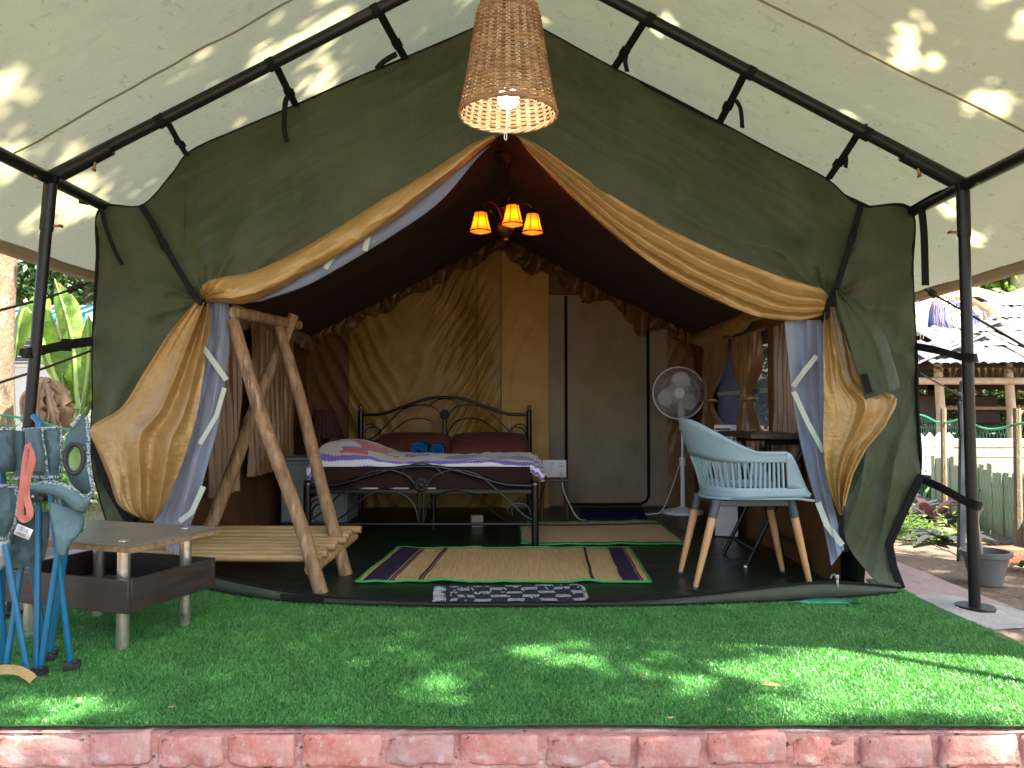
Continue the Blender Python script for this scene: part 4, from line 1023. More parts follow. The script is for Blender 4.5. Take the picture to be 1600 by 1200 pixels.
tl = thing('table_lamp', (lx, 5.95, zt + .02), 'unlit table lamp with dark red pleated shade on the bedside cabinet', 'table lamp')
one('base', m_iron, tl, lambda q: q.lathe([(.005, .0), (.07, .004), (.06, .018), (.018, .04), (.014, .09), (.03, .13), (.012, .17), (.01, fz(682, 5.95) - zt)], (lx, 5.95, zt + .02), 18))
mb = MB(); zb, zt2 = fz(684, 5.95), fz(640, 5.95)
mb.grid([[V(lx + (lerp(.125, .075, k) + .005 * (i % 2)) * math.cos(i * math.pi / 24), 5.95 + (lerp(.125, .075, k) + .005 * (i % 2)) * math.sin(i * math.pi / 24), lerp(zb, zt2, k)) for i in range(49)] for k in (0, .5, 1)])
obj('lamp_shade', mb, m_dkred, tl, flat=True)
bx_ = P(745, 799, 5.6)
t = obj('paper_box', MB().box((bx_.x, 5.6, .055), (.085, .06, .085), Matrix.Rotation(.2, 4, 'Z'), bevel=.003), M('cream_card', (.5, .45, .3), (.42, .38, .25), 8, .8), origin=(bx_.x, 5.6, .01))
tag(t, 'small cream cardboard box on the floor beneath the bed', 'box')
m_print = M('folded_print', (.45, .40, .32), (.12, .06, .04), 14, .85, lo=.45, hi=.55)
for px0, px1, lb in ((563, 592, 'folded striped cloth tucked left of the rosette under the mattress edge'), (610, 640, 'pale folded cloth tucked next to the rosette under the mattress edge'), (662, 682, 'short pale cloth end tucked right of the rosette under the mattress')):
    a, b = P(px0, 763, FBY + .05), P(px1, 763, FBY + .05)
    t = obj('folded_cloth', MB().box((a + b) / 2 + V(0, .02, -.006), ((b - a).length, .12, .026), bevel=.007, seg=2), m_print, origin=(a + b) / 2)
    tag(t, lb, 'cloth', 'cloths tucked under the mattress')

# ------------------------------------------------------------------ straw mats and rag rug
m_straw = M('woven_straw', (0.56, 0.40, 0.19), (0.42, 0.28, 0.12), 4, 0.7, 0.5, 26, stretch=(18, 1.2, 1), bstretch=(1, 0.02, 0), wave='X', bdist=0.003)
m_straw2 = M('woven_straw_across', (0.66, 0.50, 0.27), (0.53, 0.38, 0.18), 4, 0.7, 0.5, 26, stretch=(1.2, 18, 1), bstretch=(0.02, 1, 0), wave='Y', bdist=0.003)
m_purple = M('purple_straw', (0.024, 0.011, 0.045), (0.014, 0.007, 0.028), 12, 0.7, 0.4, 26, stretch=(10, 1, 1), bstretch=(1, .02, 0), wave='X', bdist=0.003)
m_neon = M('green_binding', (0.04, 0.32, 0.06), (0.03, 0.24, 0.045), 30, 0.7, 0.4, 120)
def straw_mat(name, corners, bands, mat, label, seed, along_u=True, n=90, m_=24, lift=0.0):
    """corners: front-left, front-right, back-right, back-left; bands: (u0, u1) purple stripes"""
    base = sum(corners, V(0, 0, 0)) / 4
    t = thing(name, (base.x, base.y, .012), label, 'mat', 'straw mats on the tent floor')
    def pt(u, v):
        q = corners[0].lerp(corners[1], u).lerp(corners[3].lerp(corners[2], u), v)
        e = min(u, 1 - u, v, 1 - v)
        w = 0.013 * max(0, nz(q.x * 4.5, q.y * 1.5, seed)) + 0.018 * max(0, nz(q.x * 7, v * 1.2, seed + 4)) * (1 - smooth(e * 8)) + lift * smooth((abs(u - .5) - .42) * 20) * .3
        return V(q.x + .006 * nz(v * 6, u * 2, seed), q.y + .010 * nz(u * 8, v * 2, seed + 1), .018 + w)
    def panel(nm, u0, u1, v0, v1, mt, dz=0.0):
        k = max(2, int(n * (u1 - u0))); k2 = max(2, int(m_ * (v1 - v0)))
        one(nm, mt, t, lambda q: q.grid([[pt(lerp(u0, u1, i / k), lerp(v0, v1, j / k2)) + V(0, 0, dz) for i in range(k + 1)] for j in range(k2 + 1)]), solid=0.005)
    panel('straw_panel', 0, 1, 0, 1, mat)
    for b in bands:
        if along_u: panel('stripe', b[0], b[1], 0.01, .99, m_purple, .0045)
        else: panel('stripe', .01, .99, b[0], b[1], m_purple, .0045)
    ring = [pt(i / n, 0) for i in range(n)] + [pt(1, i / 20) for i in range(20)] + [pt(1 - i / n, 1) for i in range(n)] + [pt(0, 1 - i / 20) for i in range(20)]
    one('binding', m_neon, t, lambda q: q.tube([p + V(0, 0, .003) for p in ring], 0.0058, 6, closed=True))
    return t
straw_mat('straw_mat', [G(556, 909, .02), G(1017, 909, .02), G(984, 856, .02), G(620, 857, .02)], [(0.02, .10), (.108, .112), (.118, .121), (.205, .212), (.218, .221), (.80, .809), (.905, .965), (.97, .974)], m_straw,
          'wide straw mat with dark purple end bands and green edging before the bed', 3)
straw_mat('straw_mat', [G(815, 851, .02), G(1071, 850, .02), G(1026, 815, .02), G(811, 817, .02)], [(.82, .86), (.03, .05)], m_straw2,
          'paler straw mat with fine cross lines behind the bed foot and the chair', 13, along_u=False)
m_ragw = M('white_rag', (0.34, 0.34, 0.33), (0.22, 0.22, 0.225), 60, 0.95, 0.6, 300, island=.25)
m_ragk = M('navy_black_rag', (0.016, 0.018, 0.026), (0.010, 0.011, 0.016), 60, 0.95, 0.6, 300, island=.3)
rc = [G(690, 944, .012), G(922, 943, .012), G(912, 917, .012), G(690, 921, .012)]
rb = sum(rc, V(0, 0, 0)) / 4
rug = thing('rag_rug', (rb.x, rb.y, .01), 'small chequered black and white rag rug at the tent entrance', 'rug')
mw, mk = MB(), MB()
for r_ in range(13):
    v = (r_ + .5) / 13
    for i in range(62):
        u = (i + (.5 if r_ % 2 else 0)) / 62
        q = rc[0].lerp(rc[1], u).lerp(rc[3].lerp(rc[2], u), v)
        if u > .93: q.y += (0.5 - v) * .25 * ((u - .93) / .07) ** 2 * .5
        white = (int(u * 9) + r_ // 3) % 2 == 0 and r_ % 3 != 2 and .06 < u < .97
        if random.random() < .05: white = not white
        w2 = white or u > .975
        (mw if w2 else mk).ball(q + V(0, .003 * nz(i, r_), .012 + .004 * nz(u * 5, v * 3)), .0058, 6, 4, (1.0, 1.5 if not white else 1.0, .85))
        if not white: mk.ball(q + V(0, 0, .009), .007, 6, 4, (1.1, 1.9, .7))
tag(obj('pale_knots', mw, m_ragw, rug), kind='stuff'); tag(obj('dark_knots', mk, m_ragk, rug), kind='stuff')
mb = MB()
for k in range(16):
    q = rc[0].lerp(rc[3], (k + .5) / 16)
    mb.tube(cr([q + V(.02, 0, .012), q + V(-.012, .006 * nz(k, 2), .014), q + V(-.03 - .01 * random.random(), .014 * nz(k * 1.7, 5), .012)], 6), 0.004, 5)
tag(obj('fringe', mb, m_ragw, rug), kind='stuff')

# ------------------------------------------------------------------ log swing frame with bamboo bench
m_log = M('peeled_log', (0.30, 0.18, 0.085), (0.19, 0.105, 0.045), 7, 0.75, 0.9, 22, stretch=(5, 5, 0.8), bstretch=(3, 3, .5), bdist=0.012,
          spots=[((0.085, 0.042, 0.02), 7, .53, .12, .8, (3, 3, .6)), ((0.45, 0.32, 0.19), 9, .56, .1, .7, (3, 3, .5))])
m_bamboo = M('dry_bamboo', (0.40, 0.265, 0.11), (0.29, 0.18, 0.07), 5, 0.5, 0.4, 30, stretch=(1, 7, 7), bdist=0.004, spots=[((0.2, 0.12, 0.05), 8, .6, .1, .6, (1, 5, 5))])
sw = thing('log_swing_frame', (-1.3, 3.9, 0), 'rustic A frame of peeled logs standing just inside the tent', 'log frame')
def log(q, a, b, r0, r1, seed, bend=0.02):
    n = 22; pts = []; rs = []
    for i in range(n):
        t = i / (n - 1)
        pts.append(a.lerp(b, t) + V(bend * nz(t * 2.2, seed), bend * nz(t * 2.2, seed + 5), 0)); rs.append(lerp(r0, r1, t) * (1 + .10 * nz(t * 7, seed + 9)))
    q.tube(pts, rs, 12)
nearT, farT = P(366, 482, 3.72), P(444, 500, 4.22)
one('log_leg', m_log, sw, lambda q: log(q, G(502, 928, .004), P(362, 500, 3.72), .035, .031, 1))
one('log_leg', m_log, sw, lambda q: log(q, G(541, 900, .004), P(434, 503, 4.2), .035, .031, 2))
one('log_leg', m_log, sw, lambda q: log(q, V(-1.70, 4.12, .004), P(458, 492, 4.28), .040, .032, 3))
one('log_leg', m_log, sw, lambda q: log(q, V(-1.76, 3.80, .004), P(372, 478, 3.80), .038, .034, 4))
one('top_beam', m_log, sw, lambda q: log(q, P(366, 488, 3.70), P(466, 508, 4.42), .030, .03, 5))
bench = sw
s0, s1 = G(489, 893, .19), V(0, 0, 0)
bz = 0.215
bA, bB = P(492, 887, 3.66), P(548, 842, 4.16)
one('bearer', m_bamboo, sw, lambda q: log(q, bA + V(-.02, .0, -.01), bB + V(0, .06, .01), .032, .03, 6, .008))
one('bearer', m_bamboo, sw, lambda q: log(q, bA + V(-.78, -.05, -.01), bB + V(-.78, .06, .01), .032, .03, 7, .008))
for k in range(9):
    t = k / 8
    c1 = bA.lerp(bB, t * 1.02) + V(.03 + .05 * nz(k * 2.3, 4), 0, .046 + .006 * nz(k * 3.1, 7))
    c0 = c1 + V(-.95, .02, .004 * nz(k, 3))
    one('bamboo_slat', m_bamboo, sw, lambda q: log(q, c0, c1, .0185, .0195, 20 + k, .009))

# ------------------------------------------------------------------ low two tier table
m_lam = M('dark_wood_laminate', (0.042, 0.029, 0.024), (0.024, 0.017, 0.014), 5, 0.42, 0.15, 60, stretch=(1, 1, 9), bdist=0.002, spots=[((0.2, 0.17, 0.14), 30, .72, .04, .4, (1, 1, 3))])
m_ltop = M('worn_grey_top', (0.17, 0.16, 0.135), (0.125, 0.115, 0.095), 5, 0.4, 0.2, 30, bdist=0.002, spots=[((0.4, 0.38, 0.33), 12, .68, .05, .5, (1, 1, 1))])
m_chip = M('chipboard_edge', (0.30, 0.19, 0.09), (0.2, 0.12, 0.055), 40, 0.85, 0.5, 120)
m_chrome = M('tarnished_chrome', (0.64, 0.61, 0.54), (0.50, 0.46, 0.38), 12, 0.27, metal=0.85, bump=.1, bscale=80, spots=[((0.16, 0.12, 0.07), 9, .60, .08, .8, (1, 1, .4))])
tb = thing('low_table', (-1.6, 2.95, 0), 'low two tier table with dark tray shelf and steel tube legs on the turf', 'table')
ea = V(.139, .42, 0).normalized(); eb = V(-.48, .106, 0).normalized(); eb = (eb - ea * ea.dot(eb)).normalized()
rotT = Matrix((( -eb.x, ea.x, 0), (-eb.y, ea.y, 0), (0, 0, 1)))
A0 = V(-1.329, 2.68, 0)
def tp(s, t, z): return A0 + eb * s + ea * t + V(0, 0, z)
TW, TD = .62, .445
zt_ = .372
one('table_top', [m_ltop, m_chip], tb, lambda q: (q.box(tp(TW / 2 - .01, TD / 2 + .01, zt_ + .012), (TW, TD, .006), rotT, bevel=.001), setattr(q, 'm', 1), q.box(tp(TW / 2 - .01, TD / 2 + .01, zt_ - .002), (TW - .004, TD - .004, .021), rotT, bevel=.002)))
for s, t in ((.09, .07), (.09, .38), (.53, .38), (.53, .07)):
    lg = one('leg', m_chrome, tb, lambda q: q.tube([tp(s, t, .0), tp(s, t, zt_ - .013)], .0225, 20))
zb_, zh = .152, .115
one('tray_side', m_lam, tb, lambda q: q.box(tp(TW / 2, .008, zb_ + zh / 2), (TW, .016, zh), rotT, bevel=.0015))
one('tray_side', m_lam, tb, lambda q: q.box(tp(TW / 2, TD - .008, zb_ + zh / 2), (TW, .016, zh), rotT, bevel=.0015))
one('tray_side', m_lam, tb, lambda q: q.box(tp(.008, TD / 2, zb_ + zh / 2), (.016, TD - .034, zh), rotT, bevel=.0015))
one('tray_side', m_lam, tb, lambda q: q.box(tp(TW - .008, TD / 2, zb_ + zh / 2), (.016, TD - .034, zh), rotT, bevel=.0015))
one('tray_base', m_chip, tb, lambda q: q.box(tp(TW / 2, TD / 2, zb_ + .010), (TW - .034, TD - .034, .012), rotT, bevel=.001))
for s, t in ((.09, .07), (.09, .38)):
    one('screw_plate', m_steel, tb, lambda q: q.lathe([(.001, .004), (.016, .004), (.019, 0)], tp(s, t, zt_ + .016), 14))

# ------------------------------------------------------------------ slatted plastic armchair
m_cshell = M('pale_blue_plastic', (0.25, 0.345, 0.375), (0.225, 0.315, 0.345), 5, 0.38, 0.05, 200)
m_clegs = M('beech_leg', (0.52, 0.29, 0.12), (0.42, 0.22, 0.085), 6, 0.45, stretch=(8, 8, .8))
m_csock = M('slate_metal', (0.045, 0.055, 0.065), (0.04, 0.05, 0.06), 10, 0.4)
CC = V(1.115, 3.80, 0); cyaw = R(2.5)
def CW(x, y, z):
    return CC + V(x * math.cos(cyaw) - y * math.sin(cyaw), x * math.sin(cyaw) + y * math.cos(cyaw), z)
chair = thing('armchair', CC, 'pale blue grey slatted plastic armchair with wooden legs inside the entrance', 'chair')
ZS = 0.452
def shell(t, z):
    k = smooth((z - ZS) / .36) ; a = abs(t); s = -1 if t < 0 else 1
    hw = lerp(.225, .272, k); bx_ = lerp(-.175, -.275, k)
    if a < .45:
        an = a / .45 * math.pi / 2
        x = -.02 + (bx_ + .02) * math.cos(an) ; y = hw * math.sin(an)
    else:
        w = (a - .45) / .55
        x = -.02 + w * lerp(.285, .235, k); y = hw * (1 - .05 * w * w)
    return x, s * y
def top_z(t):
    a = abs(t)
    z = lerp(.815, .665, smooth((a - .06) / .46))
    if a > .80: z = lerp(.662, ZS + .012, smooth((a - .80) / .20) ** 1.35)
    return z
mb = MB()
def band(t0, t1, za, zb, n, m_=6):
    g = []
    for j in range(m_ + 1):
        row = []
        for i in range(n + 1):
            t = lerp(t0, t1, i / n); z = lerp(za(t), zb(t), j / m_); x, y = shell(t, z)
            lip = .012 * smooth((j / m_ - .75) * 4) if zb is top_z else 0
            row.append(CW(x * (1 + lip * 1.5), y * (1 + lip * 2), z))
        g.append(row)
    mb.grid(g)
band(-1, 1, lambda t: ZS - .012 * (1 - smooth((abs(t) - .2) / .5)), lambda t: min(.496, top_z(t)), 80, 3)
band(-.80, .80, lambda t: .615 + .02 * (1 - smooth(abs(t) / .3)), top_z, 70)
for s in (-1, 1): band(s * .79, s * 1.0, lambda t: min(.49, top_z(t) - .001), top_z, 14)
g = []
for j in range(13):
    row = []
    for i in range(25):
        x = lerp(-.19, .29, i / 24); hw = .226 * math.sqrt(max(0.02, 1 - max(0, (-x - .0) / .19) ** 2.4)) if x < 0 else .226 - .012 * (x / .29) ** 2
        y = lerp(-hw, hw, j / 12)
        row.append(CW(x, y, ZS - .004 - .012 * math.cos(y / .226 * 1.4) + (.010 * smooth((x - .2) / .09) * -1)))
    g.append(row)
mb.grid(g, flip=True)
obj('shell', mb, m_cshell, chair, solid=.011)
NSL = 36
for i in range(NSL):
    t = lerp(-.775, .775, (i + .5) / NSL)
    mb = MB()
    def sp(z):
        x, y = shell(t, z); return CW(x, y, z)
    x, y = shell(t, .55); nrm = V(x - .05, y * 1.4, 0)
    mb.ribbon([sp(.490), sp(.53), sp(.575), sp(.64)], .0095, .009, (nrm.x, nrm.y, 0))
    obj('slat', mb, m_cshell, chair)
one('seat_frame', m_csock, chair, lambda q: (q.box(CW(.02, -.15, ZS - .034), (.40, .022, .03), Matrix.Rotation(cyaw, 4, 'Z'), bevel=.004), q.box(CW(.02, .15, ZS - .034), (.40, .022, .03), Matrix.Rotation(cyaw, 4, 'Z'), bevel=.004),
                                               q.box(CW(-.15, 0, ZS - .034), (.022, .30, .03), Matrix.Rotation(cyaw, 4, 'Z'), bevel=.004), q.box(CW(.19, 0, ZS - .034), (.022, .30, .03), Matrix.Rotation(cyaw, 4, 'Z'), bevel=.004)))
for x, y, bx2, by2 in ((-.155, -.15, -.27, -.175), (.20, -.15, .285, -.165), (-.155, .15, -.25, .165), (.20, .15, .285, .165)):
    a, b = CW(x, y, ZS - .02), CW(bx2, by2, .022)
    lg = one('leg', m_clegs, chair, lambda q: q.tube([lerp(a, b, t) for t in (.16, .4, .7, .97)], [.0195, .0185, .0155, .0125], 16))
    one('leg_socket', m_csock, lg, lambda q: q.tube([a, lerp(a, b, .2)], .0215, 16))
    one('leg_tip', m_csock, lg, lambda q: q.tube([lerp(a, b, .97), b], .0125, 12))

# ------------------------------------------------------------------ folding table, cooler, fan
m_dwood = M('dark_table_top', (0.06, 0.038, 0.025), (0.04, 0.025, 0.017), 5, 0.45, stretch=(8, 1, 1))
ty = 4.22
tx0, tx1 = P(1150, 680, ty).x, 1.585
tz = fz(683, ty)
ft = thing('folding_table', ((tx0 + tx1) / 2, ty, 0), 'dark folding table with crossed black legs against the right tent wall', 'table')
one('table_top', m_dwood, ft, lambda q: q.box(((tx0 + tx1) / 2, ty + .05, tz + .012), (tx1 - tx0, .62, .026), bevel=.004))
for dy in (-.2, .3): one('apron', m_black, ft, lambda q: q.tube([(tx0 + .09, ty + dy, tz - .02), (tx1 - .02, ty + dy, tz - .02)], .013, 8))
for dy in (-.16, .26):
    one('leg', m_black, ft, lambda q: q.tube([V(tx1 - .03, ty + dy, tz - .02), G(1165, 888, .012) + V(0, dy + .16, 0)], .012, 10))
    one('leg', m_black, ft, lambda q: q.tube([V(tx0 + .12, ty + dy + .03, tz - .02), V(tx1 - .01, ty + dy + .03, .02)], .012, 10))
one('stretcher', m_black, ft, lambda q: q.tube([V(1.27, ty - .16, .12), V(1.27, ty + .26, .12)], .010, 8))
one('stretcher', m_black, ft, lambda q: q.tube([V(1.52, ty - .13, .14), V(1.52, ty + .29, .14)], .010, 8))
for dx in (0.0, ):
    one('leg_foot', m_steel, ft, lambda q: q.ball(G(1165, 888, .012) + V(0, 0, .008), .016, 10, 6))

oy = 5.15
ox0, ox1 = P(1122, 700, oy).x, P(1158, 700, oy).x
ozt = fz(660, oy)
ac = thing('air_cooler', ((ox0 + ox1) / 2, oy, 0), 'slim white air cooler with grey louvres and a switch strip behind the armchair', 'air cooler')
rc_ = Matrix.Rotation(R(-16), 4, 'Z'); oc = V((ox0 + ox1) / 2, oy + .09, ozt / 2)
one('body', m_white, ac, lambda q: q.box(oc, (.15, .20, ozt - .03), rc_, bevel=.012, seg=2))
def ow(x, y, z): return oc + (rc_.to_3x3() @ V(x, y, 0)) + V(0, 0, z)
for k in range(11):
    one('louvre', M('grey_louvre', (.16, .15, .12), (.13, .12, .1), 8, .6), ac, lambda q: q.box(ow(-.018, -.103, ozt / 2 - .045 - k * .021), (.098, .012, .013), rc_ @ Matrix.Rotation(.5, 4, 'X'), bevel=.002))
one('control_strip', m_white, ac, lambda q: q.box(ow(.053, -.103, ozt / 2 - .15), (.036, .010, .24), rc_, bevel=.003))
for k in range(4):
    one('switch', m_grey, ac, lambda q: q.box(ow(.053, -.110, ozt / 2 - .06 - k * .05), (.020, .008, .022), rc_, bevel=.002))

fy = 6.33
fx_ = P(1067, 800, fy).x
fh = P(1060, 614, fy - .1)
fan = thing('pedestal_fan', (fx_, fy, 0), 'white pedestal fan with translucent blades by the rear right corner', 'fan')
m_fanw = M('fan_white', (0.80, 0.82, 0.82), (0.74, 0.76, 0.76), 8, 0.35)
m_blade_f = M('fan_blade_plastic', (0.72, 0.76, 0.76), (0.64, 0.68, 0.68), 10, 0.25, transl=.2)
one('base', m_fanw, fan, lambda q: q.lathe([(.005, .05), (.045, .05), (.06, .04), (.15, .028), (.165, .018), (.165, .0)], (fx_, fy, .012), 32))
one('pole', m_fanw, fan, lambda q: (q.tube([(fx_, fy, .04), (fx_, fy, .42)], .019, 14), q.tube([(fx_, fy, .40), (fx_, fy, .47)], .026, 14), q.tube([(fx_, fy, .46), (fx_, fy, .80)], .011, 12)))
one('motor_housing', m_fanw, fan, lambda q: (q.ball((fh.x, fy + .05, fh.z), .075, 16, 10, (1, 1.3, 1)), q.tube([(fx_, fy + .02, .76), (fx_, fy + .03, fh.z - .02)], .032, 12), q.box((fx_, fy, .75), (.05, .06, .12), bevel=.012, seg=2)))
RY = Matrix.Rotation(R(90), 4, 'X') @ Matrix.Identity(4)
hb = one('hub', m_fanw, fan, lambda q: q.lathe([(.002, .030), (.040, .028), (.050, .018), (.052, -.02)], (fh.x, fy - .13, fh.z), 22, RY))
for k in range(3):
    a0 = R(80 + 120 * k); g = []
    for i in range(9):
        row = []
        for j in range(11):
            u, v = i / 8, j / 10
            r = lerp(.04, .175 - .022 * (2 * u - 1) ** 4, v); w = math.sin(math.pi * min(1, .12 + v * .80)) ** .6
            a = a0 + (u - .5) * 1.55 * w * (0.75 + .25 * v)
            row.append(V(fh.x + r * math.cos(a), fy - .11 + (u - .5) * .05, fh.z + r * math.sin(a)))
        g.append(row)
    one('blade', m_blade_f, fan, lambda q: q.grid(g), solid=.003)
mb = MB()
for yo, sg in ((-.055, -1), (.03, 1)):
    for k in range(72):
        a = 2 * math.pi * k / 72
        mb.tube([V(fh.x + r * math.cos(a), fy - .12 + sg * d, fh.z + r * math.sin(a)) for r, d in ((.05, .065), (.12, .062), (.18, .045), (.208, .004))], .0013, 3, caps=False)
for r, d in ((.05, .065), (.10, .064), (.15, .056)):
    mb.tube([V(fh.x + r * math.cos(t), fy - .12 - d, fh.z + r * math.sin(t)) for t in [i * math.pi / 24 for i in range(48)]], .0015, 4, closed=True)
gl = tag(obj('grille', mb, m_fanw, fan), kind='stuff')
one('grille_rim', m_fanw, fan, lambda q: q.tube([V(fh.x + .209 * math.cos(t), fy - .12, fh.z + .209 * math.sin(t)) for t in [i * math.pi / 30 for i in range(60)]], .0062, 8, closed=True))
one('cable', m_fanw, fan, lambda q: q.tube(cr([V(fx_ - .02, fy, .42), V(fx_ - .10, fy - .05, .22), V(fx_ - .19, fy - .1, .05), V(fx_ - .28, fy - .12, .02), V(fx_ - .42, fy - .08, .018)], 24), .0035, 6))

# ------------------------------------------------------------------ window curtains
def curtain(label, x, s, y0, y1, z1, z0, tie=None, seed=0, pleats=6, ymid=None):
    """satin curtain hung along a side wall at x, open towards s; tie = height where it is gathered in"""
    t = thing('window_curtain', (x, (y0 + y1) / 2, z1), label, 'curtain', 'gold window curtains on the tent side walls')
    g = []
    for k in range(41):
        v = k / 40; z = lerp(z1, z0, v); row = []
        w = 1.0
        if tie: w = 1 - .74 * math.exp(-((z - tie) / .15) ** 2)
        ym = (y0 + y1) / 2 if ymid is None else lerp((y0 + y1) / 2, ymid, math.exp(-((z - tie) / .25) ** 2) if tie else 0)
        for i in range(121):
            u = i / 120
            y = ym + (u - .5) * (y1 - y0) * w
            d = .034 * (.45 + .75 * v) * math.sin(2 * math.pi * (u * pleats + .3 * nz(u * 3, v * 1.5, seed))) + .012 * nz(u * 18, v * 3, seed)
            row.append(V(x + s * (.045 + d * (1 - .45 * (1 - w))), y, z + .01 * nz(u * 9, seed) * v))
        g.append(row)
    one('curtain_cloth', m_curtain, t, lambda q: q.grid(g))
    if tie:
        ym = ymid if ymid is not None else (y0 + y1) / 2
        one('tie_band', m_gold, t, lambda q: q.tube([V(x + s * (.045 + .05 * math.cos(a)), ym + (y1 - y0) * .17 * math.sin(a), tie + .004 * math.sin(3 * a)) for a in [i * math.pi / 10 for i in range(20)]], .011, 6, closed=True))
    one('curtain_rod', m_curtain, t, lambda q: q.tube([(x + s * .03, y0 - .02, z1 + .006), (x + s * .03, y1 + .02, z1 + .006)], .009, 8))
curtain('gathered gold curtain on the far half of the net window, behind the fan', XR - .02, -1, 5.42, 6.10, 1.37, .50, .93, 1, 6, 6.0)
curtain('gathered gold curtain on the near half of the net window, above the air cooler', XR - .02, -1, 4.72, 5.36, 1.35, .48, .93, 2, 6, 5.02)
curtain('straight gold curtain beside the entrance behind the blue net', XR - .02, -1, 4.12, 4.5, 1.34, .38, None, 3, 5)
curtain('straight gold curtain at the left wall, seen between the crossed logs', XL + .03, 1, 5.05, 6.05, 1.42, .42, None, 4, 9)
curtain('narrow gold curtain at the left wall beside the net, near the entrance', XL + .03, 1, 4.35, 4.85, 1.42, .36, None, 5, 5)
# ------------------------------------------------------------------ folded camp chairs
m_cblue = M('blue_enamel_tube', (0.010, 0.135, 0.26), (0.008, 0.11, 0.21), 14, 0.35, spots=[((0.25, 0.24, 0.2), 20, .72, .03, .7, (1, 1, .5))])
m_cfab = M('grey_teal_nylon', (0.040, 0.082, 0.092), (0.028, 0.062, 0.072), 6, 0.6, 0.4, 240, sheen=.15, bdist=0.002, spots=[((0.16, 0.2, 0.2), 8, .60, .15, .4, (1, 1, 1))])
m_cfab2 = M('pale_teal_nylon', (0.13, 0.22, 0.23), (0.09, 0.165, 0.175), 6, 0.65, 0.4, 240, transl=.2)
m_piping = M('zigzag_piping', (0.32, 0.37, 0.36), (0.05, 0.08, 0.085), 190, 0.8, lo=.45, hi=.53, detail=0)
m_coral = M('coral_webbing', (0.50, 0.16, 0.12), (0.42, 0.13, 0.095), 10, 0.7, .3, 300)
m_foot = M('black_foot', (0.012, 0.012, 0.013), (0.02, 0.02, 0.02), 20, .6)
m_tan = M('tan_strap', (0.45, 0.29, 0.11), (0.33, 0.2, 0.07), 12, .7, .3, 200)
m_tag = M('white_label', (0.68, 0.68, 0.64), (0.6, 0.6, 0.56), 10, .6)
def patch(parent, name, st, mat, nv=24, nu=16, disp=None, bulge=0.0, pipe=(), holes=None, solid=.006):
    g = sheet(st, nv, nu, disp, bulge)
    o = one(name, mat, parent, lambda q: q.grid(g), solid=solid)
    for e in pipe:
        line = {'l': [r[0] for r in g], 'r': [r[-1] for r in g], 't': g[0], 'b': g[-1]}[e]
        one('piping', m_piping, o, lambda q: q.tube([p + V(0, -.006, 0) for p in line], .0065, 6))
    return o
cx0 = G(60, 1050, .02)
cc1 = thing('folded_camp_chair', (cx0.x, cx0.y, 0), 'folded blue tube camp chair with a cup holder pocket and coral strap', 'camp chair', 'folded camp chairs beside the low table')
tubes = [((62, 660), 2.52, (57, 1050), 2.50), ((74, 730), 2.47, (110, 1034), 2.55), ((52, 756), 2.58, (10, 1040), 2.52), ((8, 850), 2.44, (43, 1050), 2.46), ((100, 800), 2.5, (63, 1046), 2.50), ((112, 800), 2.62, (78, 1026), 2.66), ((34, 800), 2.64, (70, 1000), 2.68), ((52, 650), 2.6, (86, 690), 2.55)]
for k, (a, ya, b, yb) in enumerate(tubes):
    lo_p = P(b[0], b[1], yb)
    if k < 6: lo_p = V(lo_p.x, yb, max(.028, min(lo_p.z, .06)))
    one('frame_tube', m_cblue, cc1, lambda q: q.tube([lo_p, P(a[0], a[1], ya)], .0095, 10))
    if k in (0, 1, 5):
        one('foot', m_foot, cc1, lambda q: (q.box(lo_p + V(.005, 0, -.010), (.05, .035, .028), Matrix.Rotation(.4 * k, 4, 'Z'), bevel=.006, seg=2), q.ball(lo_p + V(.022, -.012, .004), .009, 8, 6)))
one('hub', m_foot, cc1, lambda q: q.box(P(58, 778, 2.5), (.075, .06, .022), bevel=.008, seg=2))
one('rivet', m_steel, cc1, lambda q: q.ball(P(52, 776, 2.465), .006, 8, 6))
wv = lambda a, s: (lambda u, v, x, y: .6 * a * nz(x / 22, y / 30, s) + a * .5 * math.sin(u * 5 + s) + 2.0 * a * max(0, .2 - abs(nz(x / 16, y / 28, s + 4))))
patch(cc1, 'back_pocket', [(40, 672, 2.50, 96, 668, 2.52), (41, 700, 2.48, 96, 700, 2.50), (44, 730, 2.48, 96, 730, 2.50), (52, 745, 2.49, 96, 746, 2.51)], m_cfab, disp=wv(.012, 3), bulge=.03, pipe=('t', 'r', 'b'))
patch(cc1, 'arm_rest', [(40, 670, 2.46, 66, 669, 2.46), (44, 690, 2.45, 68, 690, 2.45), (52, 715, 2.45, 72, 715, 2.45), (52, 736, 2.46, 74, 738, 2.46)], m_cfab, disp=wv(.008, 6), bulge=.02, pipe=('r',))
# cup holder flap with its ring
cupd = lambda u, v, x, y: .012 * nz(x / 30, y / 40, 9) + .02 * math.sin(v * 3)
cup_g = sheet([(126, 648, 2.52, 135, 652, 2.54), (104, 680, 2.50, 138, 678, 2.53), (101, 705, 2.49, 138, 702, 2.52), (103, 730, 2.49, 139, 730, 2.51), (110, 752, 2.50, 144, 758, 2.51), (126, 770, 2.51, 145, 772, 2.51)], 40, 30, cupd)
mb = MB()
for r_ in (cup_g,):
    vs = [p for row in r_ for p in row]; nb = len(r_[0]); fs = []
    cen = P(121, 716, 2.49)
    for i in range(len(r_) - 1):
        for j in range(nb - 1):
            f = (i * nb + j, i * nb + j + 1, i * nb + nb + j + 1, i * nb + nb + j)
            q = (vs[f[0]] + vs[f[2]]) / 2
            if ((q.x - cen.x) / .022) ** 2 + ((q.z - cen.z) / .042) ** 2 > 1: fs.append(f)
    mb.add(vs, fs)
cf = obj('cup_holder_flap', mb, m_cfab, cc1, solid=.005)
